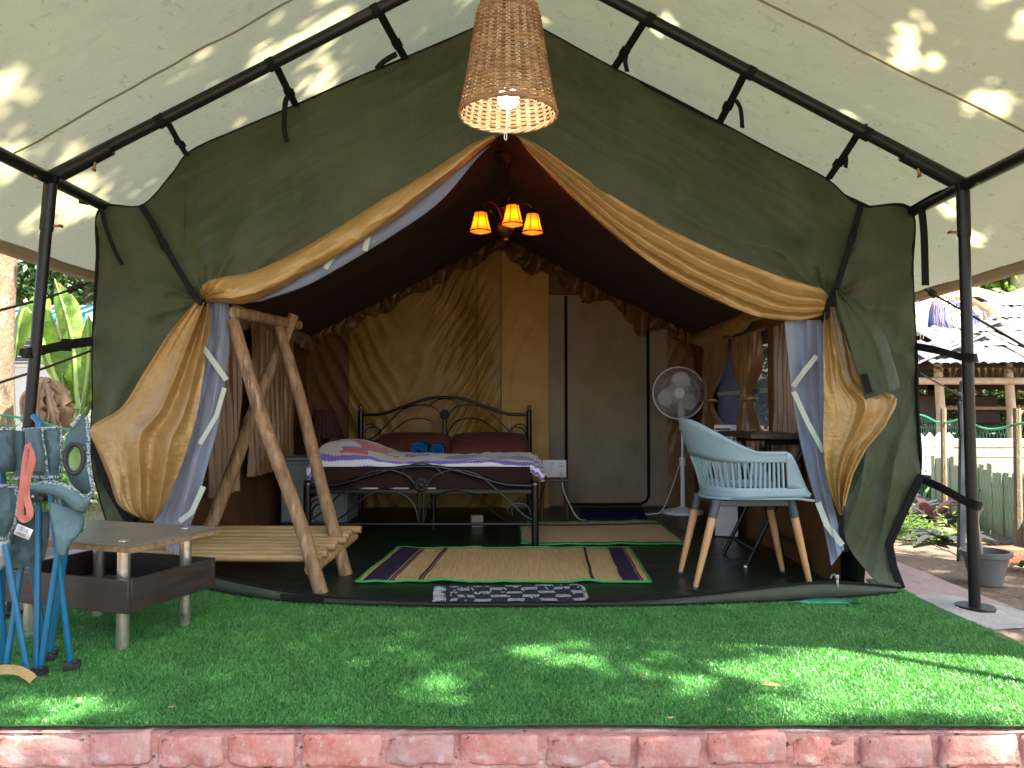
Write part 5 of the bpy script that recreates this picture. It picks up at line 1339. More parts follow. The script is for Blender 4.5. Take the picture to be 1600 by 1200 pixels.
one('cup_ring', m_foot, cf, lambda q: q.tube([cen + V(.025 * math.cos(t), -.018 + .008 * math.cos(t), .047 * math.sin(t)) for t in [i * math.pi / 14 for i in range(28)]], .0075, 8, closed=True))
for ln in ([r[-1] for r in cup_g], [r[0] for r in cup_g[:6]]):
    one('piping', m_piping, cf, lambda q: q.tube([p + V(.002, -.004, 0) for p in ln], .006, 6))
patch(cc1, 'cup_pocket', [(44, 760, 2.48, 50, 768, 2.47), (70, 754, 2.46, 72, 770, 2.45), (96, 756, 2.45, 98, 780, 2.44), (118, 766, 2.45, 116, 796, 2.44), (132, 776, 2.46, 128, 800, 2.45), (145, 770, 2.48, 132, 802, 2.47)], m_cfab2, 30, 10, wv(.006, 12), .01, pipe=('l',))
patch(cc1, 'seat_cloth', [(78, 784, 2.47, 128, 800, 2.5), (80, 810, 2.46, 131, 818, 2.5), (86, 835, 2.46, 122, 835, 2.49), (90, 860, 2.47, 108, 850, 2.48), (96, 868, 2.48, 102, 866, 2.48)], m_cfab2, disp=wv(.012, 15), bulge=.02, pipe=())
patch(cc1, 'seat_cloth', [(92, 764, 2.52, 128, 790, 2.54), (96, 790, 2.5, 131, 810, 2.53), (104, 812, 2.5, 131, 826, 2.53), (112, 822, 2.51, 128, 834, 2.53)], m_cfab, disp=wv(.01, 18), bulge=.02, pipe=('l', 'r'))
patch(cc1, 'seat_cloth', [(20, 800, 2.54, 78, 800, 2.55), (16, 840, 2.53, 76, 840, 2.54), (14, 870, 2.53, 70, 868, 2.54), (22, 888, 2.53, 62, 884, 2.54)], m_cfab, disp=wv(.016, 21), bulge=.02)
st_ = one('carry_strap', m_coral, cc1, lambda q: q.ribbon(cr([P(44, 698, 2.43), P(40, 720, 2.42), P(37, 750, 2.41), P(33, 785, 2.41), P(32, 805, 2.41), P(38, 812, 2.41), P(46, 806, 2.41), P(46, 795, 2.415), P(41, 775, 2.42), P(42, 750, 2.42), P(50, 722, 2.42), P(52, 700, 2.43)], 50), .020, .003, (.75, -.6, 0.1)))
one('strap_loop', m_coral, st_, lambda q: q.ribbon([P(42, 700, 2.425), P(48, 694, 2.43), P(54, 706, 2.43)], .022, .003, (0, -1, 0)))
tg = one('care_tag', m_tag, cc1, lambda q: q.add([P(28, 818, 2.43), P(52, 828, 2.425), P(45, 844, 2.425), P(21, 834, 2.43)], [(3, 2, 1, 0)]), solid=.001)
mb = MB(); rnd = random.Random(4)
A_, B_, D_ = P(28, 818, 2.424), P(52, 828, 2.419), P(21, 834, 2.424)
for k in range(12):
    s = .1 + k * .055; w = rnd.choice((.012, .02, .03))
    q0 = A_ + (B_ - A_) * s + (D_ - A_) * .12; q1 = q0 + (B_ - A_) * w; h_ = (D_ - A_) * (.42)
    mb.add([q0, q1, q1 + h_, q0 + h_], [(3, 2, 1, 0)])
for k in range(2):
    q0 = A_ + (B_ - A_) * .1 + (D_ - A_) * (.68 + k * .13); q1 = q0 + (B_ - A_) * .62; h_ = (D_ - A_) * .05
    mb.add([q0, q1, q1 + h_, q0 + h_], [(3, 2, 1, 0)])
tag(obj('barcode_print', mb, m_foot, tg, flat=True), kind='stuff')
one('foot_strap', m_tan, cc1, lambda q: q.ribbon(cr([P(-10, 1047, 2.44), P(12, 1046, 2.43), P(30, 1048, 2.42), P(45, 1056, 2.42), P(52, 1062, 2.42)], 14), .028, .004, (0, -1, .3)))

cc2 = thing('folded_camp_chair', (-1.75, 2.55, 0), 'folded teal camp chair mostly cut off at the left edge of the photo', 'camp chair', 'folded camp chairs beside the low table')
for a, ya, b, yb in (((4, 720), 2.56, (3, 1030), 2.6), ((-14, 760), 2.52, (8, 1048), 2.6), ((-20, 700), 2.6, (-40, 1045), 2.5), ((-60, 700), 2.6, (-30, 1040), 2.56)):
    lo_p = P(b[0], b[1], yb); one('frame_tube', m_cblue, cc2, lambda q: q.tube([V(lo_p.x, yb, .02), P(a[0], a[1], ya)], .0095, 10))
patch(cc2, 'back_pocket', [(-40, 672, 2.50, 21, 670, 2.50), (-40, 700, 2.48, 22, 700, 2.49), (-40, 725, 2.48, 24, 725, 2.49), (-40, 740, 2.49, 22, 736, 2.50)], m_cfab, disp=wv(.010, 33), bulge=.03, pipe=('t',))
patch(cc2, 'back_pocket', [(20, 672, 2.51, 44, 674, 2.53), (21, 700, 2.50, 44, 700, 2.52), (21, 730, 2.50, 43, 730, 2.52), (22, 748, 2.51, 42, 748, 2.52)], m_cfab, disp=wv(.008, 36), bulge=.015, pipe=('b',))
patch(cc2, 'seat_cloth', [(-40, 756, 2.45, 26, 760, 2.47), (-40, 790, 2.44, 30, 790, 2.46), (-40, 818, 2.44, 24, 820, 2.46), (-40, 838, 2.45, 10, 842, 2.47)], m_cfab, disp=wv(.014, 39), bulge=.03, pipe=('t', 'r', 'b'))
patch(cc2, 'seat_lining', [(-40, 842, 2.47, 15, 842, 2.48), (-40, 870, 2.46, 12, 872, 2.48), (-40, 895, 2.47, 2, 890, 2.48)], M('white_lining', (.5, .52, .5), (.42, .45, .44), 5, .8), disp=wv(.012, 42), bulge=.02)

# ------------------------------------------------------------------ dry leaves on the turf
m_leafd = M('dry_leaf', (0.42, 0.25, 0.10), (0.3, 0.16, 0.06), 30, .8, .4, 90)
LS = [((1203, 1072), .055, 'long tan dry leaf lying between the sun patches on the turf'), ((1140, 1109), .020, 'tiny tan leaf scrap on the turf near its front edge'), ((124, 1094), .030, 'small curled dry leaf on the turf before the camp chairs'), ((268, 1105), .020, 'pale leaf scrap on the turf left of the middle front'),
      ((1005, 1056), .030, 'thin rust coloured leaf on the turf beside a sun patch'), ((127, 980), .030, 'pale dry leaf beside the low table leg'), ((1048, 1122), .018, 'round dry leaf scrap at the front edge of the turf')]
for k, ((px, py), L_, lb) in enumerate(LS):
    c = G(px, py, .03); a = 1.1 * k; mb = MB(); g = []
    for i in range(9):
        u = i / 8 - .5; row = []
        for j in range(5):
            v = (j / 4 - .5) * .42 * math.sqrt(max(.02, 1 - (2 * u) ** 2))
            row.append(c + V(L_ * (u * math.cos(a) - v * math.sin(a)), L_ * (u * math.sin(a) + v * math.cos(a)), L_ * (.5 * abs(v) + .25 * u * u)))
        g.append(row)
    mb.grid(g); tag(obj('dry_leaf', mb, m_leafd, origin=c, solid=.0015), lb, 'leaf', 'dry leaves on the turf')

# ------------------------------------------------------------------ guy ropes and stake
m_rope = M('dark_rope', (0.025, 0.025, 0.022), (0.05, 0.05, 0.045), 200, .85, .6, 500)
def rope(label, pts, knot=None, r_=.006):
    o = tag(one('guy_rope', m_rope, None, lambda q: (q.tube(cr(pts, 24), r_, 6), [q.ball(k, .017, 8, 6, (1, 1, 1.3)) for k in (knot or [])]), origin=pts[0]), label, 'rope', 'guy ropes of the tent')
    return o
rope('upper left guy rope with a dark knot near the fly sheet edge', [P(138, 442, 4.1), P(112, 452, 4.0), P(60, 469, 3.6), P(-60, 500, 3.0)], [P(110, 453, 4.0), P(118, 449, 4.02), P(126, 446, 4.05)])
rope('lower left guy rope behind the pole below the black strap', [P(150, 545, 4.0), P(70, 575, 3.7), P(0, 598, 3.5), P(-80, 628, 3.2)])
rope('upper right guy rope slanting down across the thatched roof', [P(1445, 452, 4.2), P(1462, 462, 4.15), P(1520, 494, 4.0), P(1600, 541, 3.8), P(1680, 590, 3.6)], [P(1459, 460, 4.15), P(1455, 457, 4.16)])
SKY = 4.9
rope('lower right guy rope tied to the slate grey stake', [P(1436, 582, 4.0), P(1466, 599, 4.4), P(1499, 618, SKY - .02)], [P(1499, 618, SKY - .03)], .005)
stk = thing('rope_stake', (P(1510, 830, SKY).x, SKY, -.3), 'slate grey metal stake behind the right pole holding a guy rope', 'stake')
one('stake', m_csock, stk, lambda q: q.box((P(1502, 700, SKY).x, SKY, (fz(595, SKY) - .32) / 2), (.045, .03, fz(595, SKY) + .32), Matrix.Rotation(R(2), 4, 'Y'), bevel=.005))
one('stake_clip', m_foot, stk, lambda q: q.box((P(1497, 650, SKY).x, SKY - .02, fz(655, SKY)), (.02, .02, .22), bevel=.004))

# ------------------------------------------------------------------ vegetation helpers
def leaf_mesh(name, centers, size, mat, seed, droop=.3, aspect=.42):
    r = np.random.default_rng(seed); n = len(centers)
    a = r.uniform(0, 2 * np.pi, n); tilt = r.normal(-droop, .45, n); roll = r.normal(0, .6, n)
    d = np.stack([np.cos(a) * np.cos(tilt), np.sin(a) * np.cos(tilt), np.sin(tilt)], 1)
    sv = np.stack([-np.sin(a), np.cos(a), np.zeros(n)], 1); up = np.cross(d, sv)
    sv = sv * np.cos(roll)[:, None] + up * np.sin(roll)[:, None]
    L = size * r.uniform(.6, 1.25, n)[:, None]; W_ = L * aspect * .5
    nrm = np.cross(d, sv)
    v = np.stack([centers, centers + d * L * .45 + sv * W_ - nrm * L * .05, centers + d * L - nrm * L * .12, centers + d * L * .45 - sv * W_ - nrm * L * .05], 1).reshape(-1, 3)
    b = np.arange(n)[:, None] * 4
    return np_mesh(name, v, (b + np.array([[0, 1, 2, 3]])).ravel(), np.arange(n) * 4, None, mat)
def clumps(r, n_cl, per, cen, rad, sig, flat=1.0, shell_=.35):
    q = r.normal(size=(n_cl, 3)); q /= np.linalg.norm(q, axis=1)[:, None]
    q *= (shell_ + (1 - shell_) * r.random((n_cl, 1)) ** .6)
    cc = np.array(cen) + q * np.array(rad)
    s_ = sig * r.uniform(.6, 1.4, (n_cl, 1, 1))
    pts = cc[:, None, :] + r.normal(size=(n_cl, per, 3)) * s_ * np.array([1, 1, flat])
    return pts.reshape(-1, 3), cc
def tree(label, base, height, lean, cen, rad, n_cl, per, sig, lsize, leafmat, barkmat, seed, tr=.12, limbs=7, cut=None, group=None, name='tree', flat=.6, low=.55):
    r = np.random.default_rng(seed)
    t = thing(name, base, label, 'tree', group)
    base = Vector(base); top = base + V(lean[0], lean[1], height)
    def tpt(k): return base.lerp(top, k) + V(.12 * tr / .12 * nz(k * 3, seed), .1 * nz(k * 3, seed + 7), 0)
    mb = MB(); n = 16
    mb.tube([tpt(i / (n - 1)) for i in range(n)], [tr * (1.35 - .2 * min(1, i / 2) - .62 * i / (n - 1)) * (1 + .06 * nz(i * .9, seed)) for i in range(n)], 12)
    obj('trunk', mb, barkmat, t)
    pts, cc = clumps(r, n_cl, per, cen, rad, sig, flat)
    if cut is not None: pts = pts[cut(pts)]
    mb = MB()
    for k in range(limbs):
        c = Vector(cc[k * len(cc) // limbs]); s_ = tpt(low + (1 - low) * k / limbs)
        m_ = s_.lerp(c, .5) + V(0, 0, .15 * (c - s_).length * .5)
        mb.tube(cr([s_, m_, c], 10), [lerp(tr * .38, .012, i / 9) for i in range(10)], 7)
    obj('limbs', mb, barkmat, t)
    pts = pts - np.array(base)
    o = bpy.data.objects.new('crown', leaf_mesh('crown', pts, lsize, leafmat, seed)); COL.objects.link(o); o.parent = t
    return t
m_bark = M('pale_bark', (0.20, 0.135, 0.082), (0.12, 0.08, 0.048), 6, .9, .9, 26, stretch=(2, 2, 1), bdist=.02, spots=[((0.32, 0.25, 0.18), 7, .55, .08, .6, (2, 2, 1))])
m_barkd = M('grey_bark', (0.20, 0.15, 0.105), (0.12, 0.09, 0.06), 6, .9, .9, 26, bdist=.02)
m_leafg = M('mid_green_leaf', (0.085, 0.17, 0.035), (0.05, 0.115, 0.022), 1.5, .45, transl=.35, tcol=(.16, .30, .04), island=.35)
m_leafb = M('bright_leaf', (0.13, 0.25, 0.045), (0.08, 0.17, 0.03), 1.5, .45, transl=.4, tcol=(.26, .42, .06), island=.35)
m_leafk = M('dark_leaf', (0.035, 0.085, 0.02), (0.024, 0.06, 0.014), 1.5, .45, transl=.25, tcol=(.07, .14, .02), island=.35)

# two big shade trees standing beside and behind the viewer: they dapple the turf and the fly sheet
SD = np.array(sun_dir)
rg = np.random.default_rng(77)
def px_patch(px, py, a, b):
    q = G(px, py); return (q.x, q.y, a / FPX * q.y, b * q.y * q.y / (CAM_Z * FPX))
PATCH = [px_patch(*p) for p in ((1430, 1054, 185, 34), (1540, 1062, 130, 44), (1320, 1038, 85, 17), (1400, 1052, 110, 28), (1510, 1062, 110, 36), (1595, 1056, 60, 45), (1380, 1012, 70, 10), (1570, 1006, 50, 8), (1250, 1110, 58, 12), (835, 1022, 34, 12), (932, 1036, 42, 6), (1140, 1048, 48, 13), (1048, 1072, 36, 6),
         (690, 1066, 32, 7), (640, 1104, 42, 9), (1170, 1002, 26, 3), (60, 1096, 60, 9), (135, 1112, 40, 6), (1470, 1010, 60, 5), (1440, 1095, 50, 8), (55, 1128, 14, 30), (1575, 1130, 40, 20))]
def hole_cut(pts):
    """keeps the leaves that do not stand between the sun and the lit patches on the turf"""
    g_ = pts - SD * (pts[:, 2:3] / SD[2])
    keep = np.ones(len(pts), bool)
    for (x, y, a, b) in PATCH:
        keep &= ((g_[:, 0] - x) / (a + (.15 if a > .15 else .065))) ** 2 + ((g_[:, 1] - y) / (b + (.13 if a > .15 else .065))) ** 2 > rg.uniform(.8, 1.1, len(pts))
    return keep
def fly_cut(pts):
    keep = hole_cut(pts)
    r2 = random.Random(9)
    # openings above the fly sheet
    for k in range(58):
        if k < 34: x, y, s_ = r2.uniform(-2.4, -.2), r2.uniform(2.2, 4.8), r2.uniform(.02, .09)
        else: x, y, s_ = r2.uniform(.2, 2.55), r2.uniform(2.4, 5.0), r2.uniform(.02, .075)
        z = fly_z(x); g_ = pts - SD * ((pts[:, 2:3] - z) / SD[2])
        keep &= ((g_[:, 0] - x) / (s_ + .08)) ** 2 + ((g_[:, 1] - y) / (s_ * 1.6 + .08)) ** 2 > rg.uniform(.8, 1.1, len(pts))
    return keep
tree('tall shade tree standing behind the viewer to the right of the platform', (5.4, -3.4, -.3), 6.6, (-1.0, 1.6), (3.7, -.2, 7.2), (3.9, 2.9, .9), 420, 140, .34, .15, m_leafg, m_barkd, 5, .2, 12, fly_cut, 'shade trees beside the platform')
tree('spreading shade tree standing beside the platform whose crown hangs over the fly sheet', (6.2, 3.0, -.3), 6.4, (-2.2, .1), (2.0, 2.9, 7.0), (4.2, 2.6, .8), 330, 140, .34, .15, m_leafg, m_barkd, 6, .2, 12, fly_cut, 'shade trees beside the platform')

# ------------------------------------------------------------------ left background
tree('brown tree trunk at the left edge beside the banana plant', (P(-16, 600, 7.5).x, 7.5, -.3), 5.5, (-.2, .5), (-5.2, 8.2, 5.2), (2.2, 1.6, 1.1), 60, 110, .35, .16, m_leafg, m_bark, 21, .17, 7)
tree('dark feathery evergreen tree behind the banana plant', (-7.2, 13.0, -.3), 4.2, (0, 0), (-7.0, 13, 3.0), (2.2, 1.4, 1.9), 110, 160, .32, .14, m_leafk, m_barkd, 22, .12, 9, low=.2)
tree('mid green leafy tree far left beyond the striped awning', (-10.6, 15.0, -.3), 4.5, (0, 0), (-10.4, 15, 3.2), (2.4, 1.6, 2.1), 110, 150, .36, .17, m_leafg, m_barkd, 23, .13, 9, low=.2)
m_ban = M('banana_leaf', (0.19, 0.31, 0.025), (0.10, 0.21, 0.018), 5, .35, .7, 30, stretch=(1, 1, 4), transl=.45, bdist=.01, spots=[((.25, .16, .05), 7, .60, .05, .8, (1, 1, 2))])
m_rib = M('banana_rib', (0.30, 0.42, 0.10), (0.24, 0.35, 0.08), 5, .4)
m_dead = M('dead_banana_leaf', (0.40, 0.27, 0.15), (0.26, 0.16, 0.085), 6, .85, .6, 25, transl=.25)
def banana_leaf(parent, base, tip, bend, width, seed, mat=m_ban, fold=.35, face=V(0, -1, .2), ragged=.1):
    n = 26; mid = cr([base, base.lerp(tip, .5) + bend, tip], n); gl_, gr_ = [], []
    for i in range(n):
        t = i / (n - 1); d = (mid[min(i + 1, n - 1)] - mid[max(i - 1, 0)]).normalized()
        s_ = d.cross(face).normalized(); up = s_.cross(d)
        w = width * (smooth((t - .06) / .22) * (1 - smooth((t - .70) / .30)) ** .8 + .004)
        w *= 1 + ragged * nz(i * 1.7, seed)
        gl_.append([mid[i] + s_ * (w * k / 5) + up * (fold * w * (k / 5) ** 1.4 * -1 + .02 * nz(i * .9, k, seed)) for k in range(6)])
        gr_.append([mid[i] - s_ * (w * k / 5) + up * (fold * w * (k / 5) ** 1.4 * -1 + .02 * nz(i * .9, k, seed + 4)) for k in range(6)])
    lf = one('leaf', mat, parent, lambda q: (q.grid(gl_), q.grid(gr_, flip=True)))
    one('midrib', m_rib if mat is m_ban else mat, lf, lambda q: q.tube([p + V(0, -.006, 0) for p in mid], [lerp(.022, .005, i / (n - 1)) for i in range(n)], 7))
    return lf
BYY = 6.6
ban = thing('banana_plant', (P(128, 700, BYY).x, BYY, -.3), 'banana plant with broad yellow green leaves beyond the left pole', 'banana plant')
bs = V(P(120, 700, BYY).x, BYY, -.3)
one('stem', m_rib, ban, lambda q: q.tube([bs, bs + V(.02, 0, .5), P(122, 640, BYY)], [.09, .075, .05], 12))
banana_leaf(ban, P(122, 640, BYY), P(86, 436, BYY + .3), V(.05, 0, .05), .11, 1)
banana_leaf(ban, P(128, 650, BYY - .1), P(138, 492, BYY - .2), V(.03, 0, .0), .085, 2)
banana_leaf(ban, P(110, 650, BYY), P(24, 560, BYY - .2), V(-.14, 0, .66), .12, 3, face=V(-.4, -1, .1))
banana_leaf(ban, P(116, 640, BYY), P(64, 452, BYY + .6), V(-.16, 0, .25), .10, 4, face=V(.3, -1, .2))
banana_leaf(ban, P(130, 655, BYY), P(190, 540, BYY - .2), V(.1, 0, .2), .10, 5)
banana_leaf(ban, P(112, 655, BYY - .15), P(98, 585, BYY - .35), V(-.02, 0, .1), .05, 6)
dead = thing('dead_banana_leaves', (P(75, 640, BYY - .5).x, BYY - .5, -.3), 'hanging clump of dry brown banana leaves behind the camp chairs', 'dry plant')
for k in range(22):
    a = P(70 + 12 * nz(k, 1) + random.uniform(-6, 8), 592 + random.uniform(-4, 20), BYY - .5)
    b = P(70 + random.uniform(-28, 34), 690 + random.uniform(-20, 25), BYY - .5 + random.uniform(-.25, .25))
    banana_leaf(dead, a, b, V(random.uniform(-.1, .1), random.uniform(-.12, .05), .06), random.uniform(.025, .06), 40 + k, m_dead, fold=.7, ragged=1.1, face=V(random.uniform(-.6, .6), -1, random.uniform(-.2, .3)))
def bush(label, base, rad, n_cl, per, sig, ls, mat, seed, name='bush', group=None, cat='bush'):
    base = Vector(base); r = np.random.default_rng(seed)
    t = thing(name, base, label, cat, group)
    pts, cc = clumps(r, n_cl, per, base + V(0, 0, rad[2] * .8), rad, sig, .8, .2)
    mb = MB()
    for k in range(8):
        c = Vector(cc[k % len(cc)]); mb.tube(cr([base, base.lerp(c, .5) + V(.05 * nz(k, seed), .05 * nz(k, seed + 2), .05), c], 7), [.016, .014, .012, .010, .008, .006, .004], 5)
    obj('stems', mb, m_barkd, t)
    o = bpy.data.objects.new('leaves', leaf_mesh('leaves', pts - np.array(base), ls, mat, seed)); COL.objects.link(o); o.parent = t
    return t
bush('bright small leaved bush between the left pole and the banana plant', (-4.3, 7.4, -.3), (.75, .5, .62), 46, 60, .14, .09, m_leafb, 31, group='bushes in the left garden')
bush('low green bush at the foot of the brown tree trunk', (-5.2, 8.3, -.3), (.9, .6, .55), 46, 60, .15, .09, m_leafb, 32, group='bushes in the left garden')
bush('loose leafy shrub behind the tent corner under the awning', (-3.6, 8.2, -.3), (.7, .5, .8), 46, 60, .15, .10, m_leafg, 33, group='bushes in the left garden')

# far kiosk with a blue and white striped awning
m_wwall = M('white_wall', (.72, .72, .68), (.64, .64, .6), 3, .85)
m_aqua = M('aqua_awning', (.03, .30, .38), (.025, .26, .33), 6, .7)
m_awh = M('white_awning', (.74, .75, .72), (.68, .69, .66), 6, .7)
ky = 10.5
kx0, kx1 = P(-60, 500, ky).x, P(230, 500, ky).x
kio = thing('kiosk', ((kx0 + kx1) / 2, ky, -.3), 'white kiosk with a blue and white striped awning in the left garden', 'kiosk')
ztop, zfr = fz(478, ky), fz(497, ky)
one('wall', m_wwall, kio, lambda q: q.box(((kx0 + kx1) / 2, ky + .8, (ztop - .3) / 2 - .05), (kx1 - kx0, 1.4, ztop + .2), bevel=.02))
ns = 26
for k in range(ns):
    a, b = lerp(kx0, kx1, k / ns), lerp(kx0, kx1, (k + 1) / ns)
    mt = m_aqua if k % 2 else m_awh
    one('awning_strip', mt, kio, lambda q: q.add([V(a, ky - .45, zfr - .0), V(b, ky - .45, zfr), V(b, ky + .1, ztop + .02), V(a, ky + .1, ztop + .02), V(a, ky - .46, zfr - .13), V((a + b) / 2, ky - .46, zfr - .16), V(b, ky - .46, zfr - .13)], [(0, 1, 2, 3), (4, 5, 6, 1, 0)]), solid=.006)
wf = one('window', m_awh, kio, lambda q: q.box((P(48, 540, ky).x, ky + .09, fz(548, ky)), (.62, .05, .44), bevel=.006))
one('pane', m_grey, wf, lambda q: q.box((P(48, 540, ky).x, ky + .06, fz(548, ky)), (.52, .02, .35)))
for k in range(5): one('bar', m_awh, wf, lambda q: q.box((P(48, 540, ky).x, ky + .04, fz(548, ky) - .15 + k * .075), (.52, .012, .014)))

# ------------------------------------------------------------------ nets, fences, right background
m_net = M('green_plastic_net', (.05, .36, .20), (.04, .30, .16), 10, .5, transl=.3, tcol=(.10, .50, .28))
m_post = M('weathered_post', (.28, .2, .12), (.2, .14, .085), 8, .9, .6, 40, stretch=(3, 3, 1))
def net_fence(label, a, b, zb, zt, cell, nx, wob, seed, posts, name='net_fence'):
    a, b = Vector(a), Vector(b)
    t = thing(name, (a.x, a.y, zb), label, 'fence', 'green net fences in the garden')
    d = (b - a).normalized(); L_ = (b - a).length; nrm = V(d.y, -d.x, 0)
    nz_ = int((zt - zb) / cell); nx = int(L_ / cell); mb = MB()
    def q(i, j):
        s_ = i * cell; z = zb + (zt - zb + .14 * nz(s_ * 1.1, seed)) * j / nz_
        return a + d * s_ + V(0, 0, z) - V(0, 0, a.z) + nrm * (wob * nz(s_ * .9, j * .12, seed))
    for i in range(nx):
        for j in range(nz_):
            c0 = q(i + (.5 if j % 2 else 0), j); l_ = q(i + (1.0 if j % 2 else .5), j + 1); r_ = q(i + (0 if j % 2 else -.5), j + 1)
            for e in (l_, r_):
                dd = (e - c0); sd_ = dd.cross(nrm).normalized() * .0010
                mb.add([c0 - sd_, c0 + sd_, e + sd_, e - sd_], [(0, 1, 2, 3)])
    tag(obj('netting', mb, m_net, t, flat=True), kind='stuff')
    one('top_cord', m_net, t, lambda k: k.tube([q(i, nz_) for i in range(nx + 1)], .009, 5))
    for s_ in posts:
        p = a + d * s_
        one('post', m_post, t, lambda k: k.tube([V(p.x, p.y + .03, -.3), V(p.x + .01, p.y + .03, zt + .1)], [.028, .024], 8))
    return t
net_fence('sagging green net fence in the garden right of the tent', (3.22, 4.2, 0), (4.05, 8.4, 0), -.12, .77, .06, 0, .06, 3, (1.0, 2.4, 3.8))
net_fence('taut green net fence in the garden left of the tent', (-6.2, 5.6, 0), (-2.1, 5.6, 0), -.12, .78, .05, 0, .06, 8, (1.0, 2.4, 3.6))

pf = thing('picket_fence', (P(1460, 720, 8.2).x, 8.2, -.3), 'short white picket fence with pointed pales behind the green net', 'picket fence')
m_wp = M('white_picket_paint', (.78, .78, .75), (.7, .7, .67), 10, .6)
for k, px in enumerate((1409, 1424, 1438, 1453, 1468, 1483)):
    x = P(px, 700, 8.2).x; zt2 = fz(680, 8.2)
    one('pale', m_wp, pf, lambda q: q.add([V(x + dx, 8.2 + dy, z) for dy in (-.01, .01) for dx, z in ((-.036, .2), (.036, .2), (.036, zt2 - .05), (.05, zt2 - .03), (0, zt2 + .03), (-.05, zt2 - .03), (-.036, zt2 - .05))],
                                                  [(0, 1, 2, 3, 4, 5, 6), tuple(range(13, 6, -1))] + [(k2, k2 + 7, (k2 + 1) % 7 + 7, (k2 + 1) % 7) for k2 in range(7)]), flat=True)
for py in (694, 722): one('rail', m_wp, pf, lambda q: q.box((P(1446, 700, 8.2).x, 8.22, fz(py, 8.2)), (.58, .02, .06), bevel=.004))
PWA = math.atan2(3.2, .7)
pw = thing('plank_retaining_wall', (3.8, 5.9, -.12), 'low weathered plank wall holding a bank behind the green net', 'wall')
m_plk = M('weathered_plank', (.42, .37, .28), (.27, .235, .17), 5, .9, .7, 30, stretch=(6, 6, 1), spots=[((.12, .16, .10), 5, .60, .12, .5, (3, 3, 1))])
random.seed(5)
pl_src = None
for k in range(34):
    s_ = k / 33; x, y_ = lerp(3.42, 4.12, s_), lerp(4.3, 7.5, s_); h_ = .50 + random.uniform(-.06, .06)
    if k < 5:
        pl_src = pl_src or []
        o = one('plank', m_plk, pw, lambda q: q.box((x, y_, h_ / 2 - .12), (.105, .035, h_), bevel=.006), origin=(x, y_, -.12)); o.rotation_euler.z = PWA; pl_src.append(o)
    else: o = inst('plank', random.choice(pl_src), (x + random.uniform(-.012, .012), y_, -.12), pw, (0, random.uniform(-.02, .02), PWA), (1, 1, random.uniform(.9, 1.1)))
tag(one('raised_bank', m_soil, None, lambda q: q.grid([[V(lerp(3.48 + .73 * j / 30 * 5 * (1 if j < 6 else 6 / j), 16, i / 40), lerp(4.3, 21, j / 30), .20 + .03 * nz(i * .6, j * .6)) for j in range(31)] for i in range(41)], flip=True)), kind='structure')
bt = thing('timber_edging', (4.6, 8.9, .15), 'stacked pale timber boards edging the pavilion floor', 'edging')
for k in range(3):
    one('board', m_plk, bt, lambda q: q.box((7.0, 8.95, .24 + k * .115), (6.2, .05, .105), bevel=.008))

# palm thatch pavilion
m_thatch = M('bleached_palm_thatch', (.15, .148, .15), (.075, .07, .068), 3, .8, .6, 20, island=.2, stretch=(4, 1, 1), bdist=.02)
m_straww = M('golden_straw', (.26, .18, .095), (.16, .105, .05), 6, .85, .6, 30, island=.3, stretch=(4, 4, 1))
m_pavw = M('dark_pavilion_wood', (.055, .03, .02), (.035, .02, .013), 6, .6)
m_polew = M('bare_pole', (.46, .36, .25), (.34, .25, .16), 6, .85, .6, 30, stretch=(3, 3, 1))
EX, EY, EZ = 5.15, 9.5, 1.42
AP = V(9.6, 14.0, 3.3)
pav = thing('thatched_pavilion', (EX, EY, .15), 'large open pavilion with a bleached palm thatch roof right of the tent', 'pavilion')
def roof_pt(u, v, side):
    a, b = (V(EX, EY, EZ), V(14, EY, EZ)) if side == 0 else (V(EX, 18.5, EZ), V(EX, EY, EZ))
    e = a.lerp(b, u); return e.lerp(AP, v)
one('roof_deck', m_straww, pav, lambda q: (q.add([V(EX + .1, EY + .1, EZ - .05), V(14, EY + .1, EZ - .05), AP - V(0, 0, .12)], [(0, 1, 2)]), q.add([V(EX + .1, 18.5, EZ - .05), V(EX + .1, EY + .1, EZ - .05), AP - V(0, 0, .12)], [(0, 1, 2)]),
                                            q.add([V(14, EY + .1, EZ - .05), V(14, 18.5, EZ - .05), AP - V(0, 0, .12)], [(0, 1, 2)]), q.add([V(14, 18.5, EZ - .05), V(EX + .1, 18.5, EZ - .05), AP - V(0, 0, .12)], [(0, 1, 2)])))
strip_src = []
for k in range(5):
    mb = MB()
    rn = random.Random(k)
    mb.grid([[V((j / 4 - .5) * .125 * (1 - .25 * abs(i / 8 - .5)), i / 8 * .95 - .05, .022 * math.cos((j / 4 - .5) * 3) + .016 * nz(i * .8, j, k)) for j in range(5)] for i in range(9)])
    strip_src.append(obj('thatch_strip_form', mb, m_thatch, solid=.010))
random.seed(8); cnt = 0
nrmF = (V(14, EY, EZ) - V(EX, EY, EZ)).cross(AP - V(EX, EY, EZ)).normalized()
dn = V(0, AP.y - EY, AP.z - EZ).normalized()
for row in range(5):
    for k in range(46):
        x = EX + .06 + k * .115 + (row % 2) * .05
        y0 = EY + row * .62
        if x < EX + (y0 - EY) * (AP.x - EX) / (AP.y - EY) - .05 or x > 9.8: continue
        z0 = EZ + (y0 - EY) * (AP.z - EZ) / (AP.y - EY)
        s_ = strip_src[random.randrange(5)]
        o = inst('thatch_strip', s_, (x, y0 - .06, z0 + .012 + .02 * random.random()), pav, (math.atan2(AP.z - EZ, AP.y - EY) - .02, random.uniform(-.07, .07), random.uniform(-.06, .06) - .05), (random.uniform(.9, 1.25), 1.0, 1.0)); cnt += 1
